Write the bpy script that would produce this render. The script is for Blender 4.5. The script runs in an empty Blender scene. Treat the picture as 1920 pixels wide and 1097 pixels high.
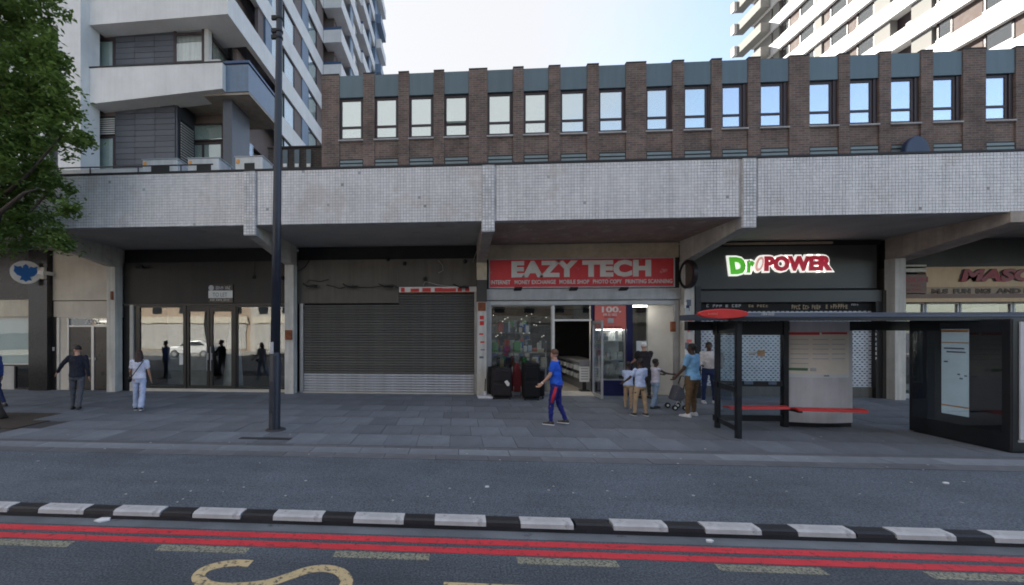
import bpy, bmesh, math, random
from mathutils import Vector, Matrix
random.seed(7)
S = bpy.context.scene
C = S.collection
R = math.radians

# ------------------------------------------------------------------ camera
FPX, PX, HZ, CZ = 780.0, 803.5, 620.0, 2.3          # focal (px of a 1920 wide frame), principal x, horizon y, eye height
PSI = math.atan(51.5/780)
CS, SN = math.cos(PSI), math.sin(PSI)
cam_d = bpy.data.cameras.new('camera'); cam = bpy.data.objects.new('camera', cam_d); C.objects.link(cam)
cam.location = (0, 0, CZ); cam.rotation_euler = (R(90), 0, PSI)
cam_d.sensor_width = 36; cam_d.lens = FPX/1920*36
cam_d.shift_x = (960-PX)/1920; cam_d.shift_y = (HZ-548.5)/1920
cam_d.clip_end = 2000; cam_d.clip_start = .05
S.camera = cam
# ------------------------------------------------------------------ world, sun, exposure
SUN_AZ, SUN_EL = R(-40), R(33)                       # azimuth from +Y towards +X
w = bpy.data.worlds.new('World'); S.world = w; w.use_nodes = True
nt = w.node_tree; nt.nodes.clear()
sky = nt.nodes.new('ShaderNodeTexSky'); sky.sky_type = 'NISHITA'; sky.sun_disc = False
sky.sun_elevation = SUN_EL; sky.sun_rotation = SUN_AZ; sky.dust_density = 1.2; sky.air_density = 1.0; sky.ozone_density = 1.2
bg = nt.nodes.new('ShaderNodeBackground'); bg.inputs[1].default_value = .105; CLOUD = 2.35
wo = nt.nodes.new('ShaderNodeOutputWorld')
# a bank of bright thin cloud over the left of the sky, breaking up into blue towards the right
wtc = nt.nodes.new('ShaderNodeTexCoord'); wsp = nt.nodes.new('ShaderNodeSeparateXYZ'); nt.links.new(wtc.outputs['Generated'], wsp.inputs[0])
wno = nt.nodes.new('ShaderNodeTexNoise'); wno.inputs['Scale'].default_value = 2.6; wno.inputs['Detail'].default_value = 7; wno.inputs['Roughness'].default_value = .55; nt.links.new(wtc.outputs['Generated'], wno.inputs['Vector'])
wma = nt.nodes.new('ShaderNodeMath'); wma.operation = 'MULTIPLY_ADD'; wma.inputs[1].default_value = .42; nt.links.new(wno.outputs[0], wma.inputs[0]); nt.links.new(wsp.outputs[0], wma.inputs[2])
wmr = nt.nodes.new('ShaderNodeMapRange'); wmr.interpolation_type = 'SMOOTHSTEP'; wmr.inputs[1].default_value = .36; wmr.inputs[2].default_value = .70; wmr.inputs[3].default_value = .96; wmr.inputs[4].default_value = .16; nt.links.new(wma.outputs[0], wmr.inputs[0])
wmx = nt.nodes.new('ShaderNodeMix'); wmx.data_type = 'RGBA'; wmx.inputs[7].default_value = (CLOUD*.985, CLOUD*.985, CLOUD, 1)
nt.links.new(wmr.outputs[0], wmx.inputs[0]); nt.links.new(sky.outputs[0], wmx.inputs[6])
nt.links.new(wmx.outputs[2], bg.inputs[0]); nt.links.new(bg.outputs[0], wo.inputs[0])
sd = bpy.data.lights.new('sun', 'SUN'); sd.energy = 4.6; sd.angle = R(.5); sd.color = (1, .95, .87)
sun = bpy.data.objects.new('sun', sd); C.objects.link(sun)
sdir = Vector((math.sin(SUN_AZ)*math.cos(SUN_EL), math.cos(SUN_AZ)*math.cos(SUN_EL), math.sin(SUN_EL)))
sun.rotation_euler = sdir.to_track_quat('Z', 'Y').to_euler(); sun.location = (0, 0, 60)
S.view_settings.view_transform = 'Standard'; S.view_settings.look = 'None'
S.view_settings.gamma = 1; S.view_settings.use_curve_mapping = False
S.view_settings.exposure = 1.93
S.render.engine = 'CYCLES'; S.cycles.filter_width = 1.8

# ------------------------------------------------------------------ helpers
def P(u, v, Y):
    a = (u-PX)/FPX; b = (HZ-v)/FPX
    t = Y/(a*SN+CS)
    return (a*CS-SN)*t, CZ+b*t
def X(u, Y): return P(u, 0, Y)[0]
def Z(u, v, Y): return P(u, v, Y)[1]
def G(u, v, z=.1):
    a = (u-PX)/FPX; b = (HZ-v)/FPX
    t = (z-CZ)/b
    return (a*CS-SN)*t, (a*SN+CS)*t
def YX(u, x):                                          # depth at which column u meets the plane X = x
    a = (u-PX)/FPX
    return x*(a*SN+CS)/(a*CS-SN)
def RC(u0, v0, u1, v1, Y):
    um = (u0+u1)/2
    return X(u0, Y), X(u1, Y), Z(um, v1, Y), Z(um, v0, Y)   # x0,x1,z0,z1

class MB:
    def __init__(s): s.v = []; s.f = []
    def box(s, x0, x1, y0, y1, z0, z1):
        n = len(s.v)
        s.v += [(x0,y0,z0),(x1,y0,z0),(x1,y1,z0),(x0,y1,z0),(x0,y0,z1),(x1,y0,z1),(x1,y1,z1),(x0,y1,z1)]
        s.f += [tuple(n+i for i in q) for q in ((0,3,2,1),(4,5,6,7),(0,1,5,4),(1,2,6,5),(2,3,7,6),(3,0,4,7))]
        return s
    def prism(s, poly, axis, a0, a1):
        n = len(s.v); k = len(poly)
        def mk(p, a):
            return {'x': (a, p[0], p[1]), 'y': (p[0], a, p[1]), 'z': (p[0], p[1], a)}[axis]
        s.v += [mk(p, a0) for p in poly]+[mk(p, a1) for p in poly]
        s.f += [tuple(range(n, n+k)), tuple(range(n+2*k-1, n+k-1, -1))]
        for i in range(k):
            j = (i+1) % k
            s.f.append((n+i, n+k+i, n+k+j, n+j))
        return s
    def loft(s, rings, cap=True):
        n = len(s.v); k = len(rings[0])
        for r in rings: s.v += [tuple(p) for p in r]
        for a in range(len(rings)-1):
            for i in range(k):
                j = (i+1) % k
                s.f.append((n+a*k+i, n+a*k+j, n+(a+1)*k+j, n+(a+1)*k+i))
        if cap:
            s.f.append(tuple(range(n+k-1, n-1, -1)))
            m = n+(len(rings)-1)*k
            s.f.append(tuple(range(m, m+k)))
        return s
    def tube(s, pts, rad, n=8, cap=True):
        pts = [Vector(p) for p in pts]
        if not isinstance(rad, (list, tuple)): rad = [rad]*len(pts)
        rings = []; prev = None
        for i, p in enumerate(pts):
            d = (pts[min(i+1, len(pts)-1)]-pts[max(i-1, 0)])
            if d.length < 1e-9: d = Vector((0,0,1))
            d.normalize()
            if prev is None:
                a = d.cross(Vector((0,0,1)) if abs(d.z) < .9 else Vector((1,0,0))).normalized()
            else:
                a = prev-d*prev.dot(d)
                a = a.normalized() if a.length > 1e-6 else d.orthogonal().normalized()
            prev = a; b = d.cross(a)
            rings.append([p+(a*math.cos(t)+b*math.sin(t))*rad[i] for t in [2*math.pi*q/n for q in range(n)]])
        return s.loft(rings, cap)
    def capsule(s, p0, p1, r0, r1, n=10):
        p0 = Vector(p0); p1 = Vector(p1); d = (p1-p0)
        L = d.length; d = d/L if L > 1e-6 else Vector((0,0,1))
        pts = []; rr = []
        for a in (-80, -50, -22): pts.append(p0+d*r0*math.sin(R(a))); rr.append(r0*math.cos(R(a)))
        pts += [p0, p1]; rr += [r0, r1]
        for a in (22, 50, 80): pts.append(p1+d*r1*math.sin(R(a))); rr.append(r1*math.cos(R(a)))
        return s.tube(pts, rr, n)
    def ball(s, c, rx, ry, rz, n=12, m=8):
        c = Vector(c); rings = []
        for i in range(1, m):
            t = math.pi*i/m-math.pi/2
            rings.append([(c.x+rx*math.cos(t)*math.cos(q), c.y+ry*math.cos(t)*math.sin(q), c.z+rz*math.sin(t)) for q in [2*math.pi*j/n for j in range(n)]])
        return s.loft(rings)
    def disc(s, cx, cz, y0, y1, r, n=28):
        return s.prism([(cx+r*math.cos(2*math.pi*i/n), cz+r*math.sin(2*math.pi*i/n)) for i in range(n)], 'y', y0, y1)
    def mesh(s, name='mesh', smooth=False):
        me = bpy.data.meshes.new(name); me.from_pydata(s.v, [], s.f); me.update()
        bm = bmesh.new(); bm.from_mesh(me); bmesh.ops.recalc_face_normals(bm, faces=bm.faces); bm.to_mesh(me); bm.free()
        if smooth:
            for p in me.polygons: p.use_smooth = True
        return me

WL = {}
def tag(o, label=None, cat=None, group=None, kind=None):
    if label: o['label'] = label
    if cat: o['category'] = cat
    if group: o['group'] = group
    if kind: o['kind'] = kind
    return o
def thing(name, label, cat, loc=(0,0,0), group=None):
    o = bpy.data.objects.new(name, None); C.objects.link(o); o.empty_display_size = .2
    o.location = loc; WL[o.name] = Vector(loc)
    return tag(o, label, cat, group)
def part(name, mb, m, parent=None, loc=(0,0,0), smooth=False, bev=0, kind=None, label=None, rotz=0):
    me = mb.mesh(name, smooth) if isinstance(mb, MB) else mb
    o = bpy.data.objects.new(name, me); C.objects.link(o)
    if m is not None:
        if len(me.materials) == 0: me.materials.append(m)
        elif me.materials[0] != m:
            o.material_slots[0].link = 'OBJECT'; o.material_slots[0].material = m
    loc = Vector(loc)
    if parent is not None:
        o.parent = parent; o.location = loc-WL[parent.name]
    else: o.location = loc
    o.rotation_euler.z = rotz
    WL[o.name] = loc
    if bev:
        b = o.modifiers.new('bevel', 'BEVEL'); b.width = bev; b.segments = 2; b.limit_method = 'ANGLE'; b.angle_limit = R(40)
    if kind: o['kind'] = kind
    if label: o['label'] = label
    return o
def solo(name, mb, m, label, cat, group=None, **k):
    return tag(part(name, mb, m, None, **k), label, cat, group)
def struct(name, mb, m, **k):
    return tag(part(name, mb, m, None, **k), kind='structure')
def B(*a): return MB().box(*a)

_txt = {}
def text_mesh(body, box, y, depth=.02, off=0.0, shear=0.0, axis='front', spacing=1.0, fit=None):
    """letters standing in the XZ plane, fitted into box = x0,x1,z0,z1, front face at y"""
    cu = bpy.data.curves.new('lettering', 'FONT'); cu.body = body; cu.size = 1; cu.offset = off; cu.shear = shear
    cu.extrude = .01; cu.resolution_u = 3; cu.space_character = spacing
    o = bpy.data.objects.new('tmp_text', cu); C.objects.link(o)
    dg = bpy.context.evaluated_depsgraph_get(); dg.update()
    me = bpy.data.meshes.new_from_object(o.evaluated_get(dg))
    bpy.data.objects.remove(o)
    xs = [v.co.x for v in me.vertices]; ys = [v.co.y for v in me.vertices]
    a, b, c, d = min(xs), max(xs), min(ys), max(ys)
    if fit: a, b, c, d = fit
    else: _txt['fit'] = (a, b, c, d)
    x0, x1, z0, z1 = box
    for v in me.vertices:
        px = x0+(v.co.x-a)/(b-a)*(x1-x0); pz = z0+(v.co.y-c)/(d-c)*(z1-z0); py = y+(-v.co.z/.02+.5)*depth
        v.co = (px, py, pz)
    me.materials.clear()
    return me

def marks(u0, v0, u1, v1, y, words, th=.008):
    """small print too fine to read: rows of uneven letter-sized strokes"""
    mb = MB(); tot = sum(words)+len(words)*.9; cw = (u1-u0)/tot; u = u0
    for wl_ in words:
        for i in range(wl_):
            a, b = u+cw*.12, u+cw*.82; h0 = random.choice((0, 0, .15)); k_ = random.randint(0, 3); va = v0+(v1-v0)*h0
            x0, x1 = X(a, y), X(b, y); z0, z1 = Z(a, v1, y), Z(a, va, y); q = (x1-x0)*.34; p = (z1-z0)*.24
            mb.box(x0, x0+q, y, y+th, z0, z1)
            if k_ != 0: mb.box(x0+q, x1, y, y+th, z1-p, z1)
            if k_ in (1, 2): mb.box(x0+q, x1, y, y+th, z0, z0+p)
            if k_ in (0, 2, 3): mb.box(x0+q, x1, y, y+th, (z0+z1)/2-p/2, (z0+z1)/2+p/2)
            if k_ == 3: mb.box(x1-q, x1, y, y+th, (z0+z1)/2+p/2, z1-p)
            u += cw
        u += cw*.9
    return mb

# ------------------------------------------------------------------ materials
MATS = {}
def mat(name, col, rough=.6, metal=0, var=.18, scale=3.0, bump=.12, bscale=60, streak=0.0, rnd=0.0, spec=.5, island=0.0, fine=.0, stain=None, emit=0):
    if name in MATS: return MATS[name]
    m = bpy.data.materials.new(name); m.use_nodes = True; MATS[name] = m
    n = m.node_tree.nodes; l = m.node_tree.links; b = n['Principled BSDF']
    b.inputs['Roughness'].default_value = rough; b.inputs['Metallic'].default_value = metal
    b.inputs['Specular IOR Level'].default_value = spec
    tc = n.new('ShaderNodeTexCoord')
    no = n.new('ShaderNodeTexNoise'); no.inputs['Scale'].default_value = scale; no.inputs['Detail'].default_value = 7; no.inputs['Roughness'].default_value = .62
    l.new(tc.outputs['Object'], no.inputs['Vector'])
    mr = n.new('ShaderNodeMapRange'); mr.inputs[1].default_value = .3; mr.inputs[2].default_value = .7
    mr.inputs[3].default_value = 1-var; mr.inputs[4].default_value = 1+var
    l.new(no.outputs[0], mr.inputs[0])
    val = mr.outputs[0]
    def mul(a, bsock):
        x = n.new('ShaderNodeMath'); x.operation = 'MULTIPLY'; l.new(a, x.inputs[0]); l.new(bsock, x.inputs[1]); return x.outputs[0]
    def ranged(sock, lo, hi, i0=.3, i1=.7):
        x = n.new('ShaderNodeMapRange'); x.inputs[1].default_value = i0; x.inputs[2].default_value = i1; x.inputs[3].default_value = lo; x.inputs[4].default_value = hi
        l.new(sock, x.inputs[0]); return x.outputs[0]
    if streak:
        mp = n.new('ShaderNodeMapping'); mp.inputs['Scale'].default_value = (5, 5, .35); l.new(tc.outputs['Object'], mp.inputs[0])
        n2 = n.new('ShaderNodeTexNoise'); n2.inputs['Scale'].default_value = 1.4; n2.inputs['Detail'].default_value = 6; l.new(mp.outputs[0], n2.inputs['Vector'])
        val = mul(val, ranged(n2.outputs[0], 1-streak, 1+streak*.4))
    if fine:
        n3 = n.new('ShaderNodeTexNoise'); n3.inputs['Scale'].default_value = 90; n3.inputs['Detail'].default_value = 3; l.new(tc.outputs['Object'], n3.inputs['Vector'])
        val = mul(val, ranged(n3.outputs[0], 1-fine, 1+fine))
    if rnd:
        oi = n.new('ShaderNodeObjectInfo'); val = mul(val, ranged(oi.outputs['Random'], 1-rnd, 1+rnd, 0, 1))
    if island:
        ge = n.new('ShaderNodeNewGeometry'); val = mul(val, ranged(ge.outputs['Random Per Island'], 1-island, 1+island, 0, 1))
    mx = n.new('ShaderNodeMix'); mx.data_type = 'RGBA'; mx.blend_type = 'MULTIPLY'; mx.inputs[0].default_value = 1
    mx.inputs[6].default_value = (*col, 1); l.new(val, mx.inputs[7])
    out = mx.outputs[2]
    if stain:
        sc, thr, scol, amt = stain
        n4 = n.new('ShaderNodeTexNoise'); n4.inputs['Scale'].default_value = sc; n4.inputs['Detail'].default_value = 8; n4.inputs['Roughness'].default_value = .7
        l.new(tc.outputs['Object'], n4.inputs['Vector'])
        fa = ranged(n4.outputs[0], 0, amt, thr, thr+.08)
        m2 = n.new('ShaderNodeMix'); m2.data_type = 'RGBA'; l.new(fa, m2.inputs[0]); l.new(out, m2.inputs[6]); m2.inputs[7].default_value = (*scol, 1)
        out = m2.outputs[2]
    l.new(out, b.inputs['Base Color'])
    rr = ranged(no.outputs[0], max(0, rough-.08), min(1, rough+.08)); l.new(rr, b.inputs['Roughness'])
    if emit:
        l.new(out, b.inputs['Emission Color']); b.inputs['Emission Strength'].default_value = emit
    if bump:
        nb = n.new('ShaderNodeTexNoise'); nb.inputs['Scale'].default_value = bscale; nb.inputs['Detail'].default_value = 5; l.new(tc.outputs['Object'], nb.inputs['Vector'])
        bp = n.new('ShaderNodeBump'); bp.inputs['Strength'].default_value = bump; bp.inputs['Distance'].default_value = .02
        l.new(nb.outputs[0], bp.inputs['Height']); l.new(bp.outputs[0], b.inputs['Normal'])
    return m

def glass(name, tint=(1,1,1), refl=.08, gain=1.0, rough=.01, tr=(.85,.88,.88)):
    if name in MATS: return MATS[name]
    m = bpy.data.materials.new(name); m.use_nodes = True; MATS[name] = m
    n = m.node_tree.nodes; l = m.node_tree.links; n.remove(n['Principled BSDF'])
    t = n.new('ShaderNodeBsdfTransparent'); t.inputs[0].default_value = (*tr, 1)
    g = n.new('ShaderNodeBsdfGlossy'); g.inputs['Color'].default_value = (*tint, 1); g.inputs['Roughness'].default_value = rough
    ge = n.new('ShaderNodeNewGeometry'); dt = n.new('ShaderNodeVectorMath'); dt.operation = 'DOT_PRODUCT'; l.new(ge.outputs['Normal'], dt.inputs[0]); l.new(ge.outputs['Incoming'], dt.inputs[1])
    ab = n.new('ShaderNodeMath'); ab.operation = 'ABSOLUTE'; l.new(dt.outputs['Value'], ab.inputs[0])
    iv = n.new('ShaderNodeMath'); iv.operation = 'SUBTRACT'; iv.inputs[0].default_value = 1; l.new(ab.outputs[0], iv.inputs[1])
    fr = n.new('ShaderNodeMath'); fr.operation = 'POWER'; fr.inputs[1].default_value = 5; l.new(iv.outputs[0], fr.inputs[0])
    ma = n.new('ShaderNodeMath'); ma.operation = 'MULTIPLY_ADD'; ma.inputs[1].default_value = gain*.9; ma.inputs[2].default_value = refl; ma.use_clamp = True
    l.new(fr.outputs[0], ma.inputs[0])
    # faint waviness of the pane
    tc = n.new('ShaderNodeTexCoord'); no = n.new('ShaderNodeTexNoise'); no.inputs['Scale'].default_value = 1.3; l.new(tc.outputs['Object'], no.inputs['Vector'])
    bp = n.new('ShaderNodeBump'); bp.inputs['Strength'].default_value = .03; bp.inputs['Distance'].default_value = .042; l.new(no.outputs[0], bp.inputs['Height']); l.new(bp.outputs[0], g.inputs['Normal'])
    mx = n.new('ShaderNodeMixShader'); l.new(ma.outputs[0], mx.inputs[0]); l.new(t.outputs[0], mx.inputs[1]); l.new(g.outputs[0], mx.inputs[2])
    l.new(mx.outputs[0], n['Material Output'].inputs[0])
    return m

def brick_mat(name, c1, c2, mortar, bw=.225, bh=.075):
    m = bpy.data.materials.new(name); m.use_nodes = True; MATS[name] = m
    n = m.node_tree.nodes; l = m.node_tree.links; b = n['Principled BSDF']; b.inputs['Roughness'].default_value = .85
    tc = n.new('ShaderNodeTexCoord'); sp = n.new('ShaderNodeSeparateXYZ'); l.new(tc.outputs['Object'], sp.inputs[0])
    ad = n.new('ShaderNodeMath'); ad.operation = 'ADD'; l.new(sp.outputs[0], ad.inputs[0]); l.new(sp.outputs[1], ad.inputs[1])
    cb = n.new('ShaderNodeCombineXYZ'); l.new(ad.outputs[0], cb.inputs[0]); l.new(sp.outputs[2], cb.inputs[1])
    br = n.new('ShaderNodeTexBrick'); br.inputs['Scale'].default_value = 1; br.inputs['Brick Width'].default_value = bw; br.inputs['Row Height'].default_value = bh
    br.inputs['Mortar Size'].default_value = .009; br.inputs['Mortar Smooth'].default_value = .2; br.inputs['Bias'].default_value = -.25
    br.inputs['Color1'].default_value = (*c1, 1); br.inputs['Color2'].default_value = (*c2, 1); br.inputs['Mortar'].default_value = (*mortar, 1)
    l.new(cb.outputs[0], br.inputs['Vector'])
    # some pale, spalled bricks and grime
    br2 = n.new('ShaderNodeTexNoise'); br2.inputs['Scale'].default_value = 1.1; br2.inputs['Detail'].default_value = 8; br2.inputs['Roughness'].default_value = .7; l.new(tc.outputs['Object'], br2.inputs['Vector'])
    mr = n.new('ShaderNodeMapRange'); mr.inputs[1].default_value = .3; mr.inputs[2].default_value = .72; mr.inputs[3].default_value = .55; mr.inputs[4].default_value = 1.5; l.new(br2.outputs[0], mr.inputs[0])
    mx = n.new('ShaderNodeMix'); mx.data_type = 'RGBA'; mx.blend_type = 'MULTIPLY'; mx.inputs[0].default_value = 1; l.new(br.outputs[0], mx.inputs[6]); l.new(mr.outputs[0], mx.inputs[7])
    mp = n.new('ShaderNodeMapping'); mp.inputs['Scale'].default_value = (4.4, 13, 1); l.new(cb.outputs[0], mp.inputs[0])
    n5 = n.new('ShaderNodeTexNoise'); n5.inputs['Scale'].default_value = 1.0; n5.inputs['Detail'].default_value = 2; l.new(mp.outputs[0], n5.inputs['Vector'])
    m5 = n.new('ShaderNodeMapRange'); m5.inputs[1].default_value = .66; m5.inputs[2].default_value = .74; m5.inputs[3].default_value = 0; m5.inputs[4].default_value = .55; l.new(n5.outputs[0], m5.inputs[0])
    m6 = n.new('ShaderNodeMix'); m6.data_type = 'RGBA'; l.new(m5.outputs[0], m6.inputs[0]); l.new(mx.outputs[2], m6.inputs[6]); m6.inputs[7].default_value = (.28, .21, .14, 1)
    l.new(m6.outputs[2], b.inputs['Base Color'])
    bp = n.new('ShaderNodeBump'); bp.inputs['Strength'].default_value = .5; bp.inputs['Distance'].default_value = .01; bp.invert = True
    l.new(br.outputs['Fac'], bp.inputs['Height']); l.new(bp.outputs[0], b.inputs['Normal'])
    return m

def asphalt(name, col, patch=.2):
    m = bpy.data.materials.new(name); m.use_nodes = True; MATS[name] = m
    n = m.node_tree.nodes; l = m.node_tree.links; b = n['Principled BSDF']; b.inputs['Roughness'].default_value = .82
    tc = n.new('ShaderNodeTexCoord')
    def noise(scale, lo, hi, detail=4, i0=.3, i1=.7, mapping=None):
        no = n.new('ShaderNodeTexNoise'); no.inputs['Scale'].default_value = scale; no.inputs['Detail'].default_value = detail; no.inputs['Roughness'].default_value = .65
        if mapping:
            mp = n.new('ShaderNodeMapping'); mp.inputs['Scale'].default_value = mapping; l.new(tc.outputs['Object'], mp.inputs[0]); l.new(mp.outputs[0], no.inputs['Vector'])
        else: l.new(tc.outputs['Object'], no.inputs['Vector'])
        r = n.new('ShaderNodeMapRange'); r.inputs[1].default_value = i0; r.inputs[2].default_value = i1; r.inputs[3].default_value = lo; r.inputs[4].default_value = hi
        l.new(no.outputs[0], r.inputs[0]); return r.outputs[0], no
    a, _ = noise(48, .35, 1.75, 2); c, _ = noise(.6, 1-patch, 1+patch, 6); d, _ = noise(1.0, 1-patch*.7, 1+patch*.7, 5, mapping=(.25, 2.2, 1)); e, nb = noise(160, .7, 1.3, 2)
    cur = None
    for s in (a, c, d, e):
        if cur is None: cur = s
        else:
            x = n.new('ShaderNodeMath'); x.operation = 'MULTIPLY'; l.new(cur, x.inputs[0]); l.new(s, x.inputs[1]); cur = x.outputs[0]
    mx = n.new('ShaderNodeMix'); mx.data_type = 'RGBA'; mx.blend_type = 'MULTIPLY'; mx.inputs[0].default_value = 1; mx.inputs[6].default_value = (*col, 1); l.new(cur, mx.inputs[7])
    l.new(mx.outputs[2], b.inputs['Base Color'])
    bp = n.new('ShaderNodeBump'); bp.inputs['Strength'].default_value = .45; bp.inputs['Distance'].default_value = .006; l.new(nb.outputs[0], bp.inputs['Height']); l.new(bp.outputs[0], b.inputs['Normal'])
    return m

def paint(name, col, wear=.5, under=(.05,.055,.062), sc=26):
    """road paint worn through to the asphalt in small flakes"""
    m = mat(name, col, .7, var=.14, scale=2.5, bump=.2, bscale=120, stain=(sc, .62-.14*wear, under, .92))
    return m

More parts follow.
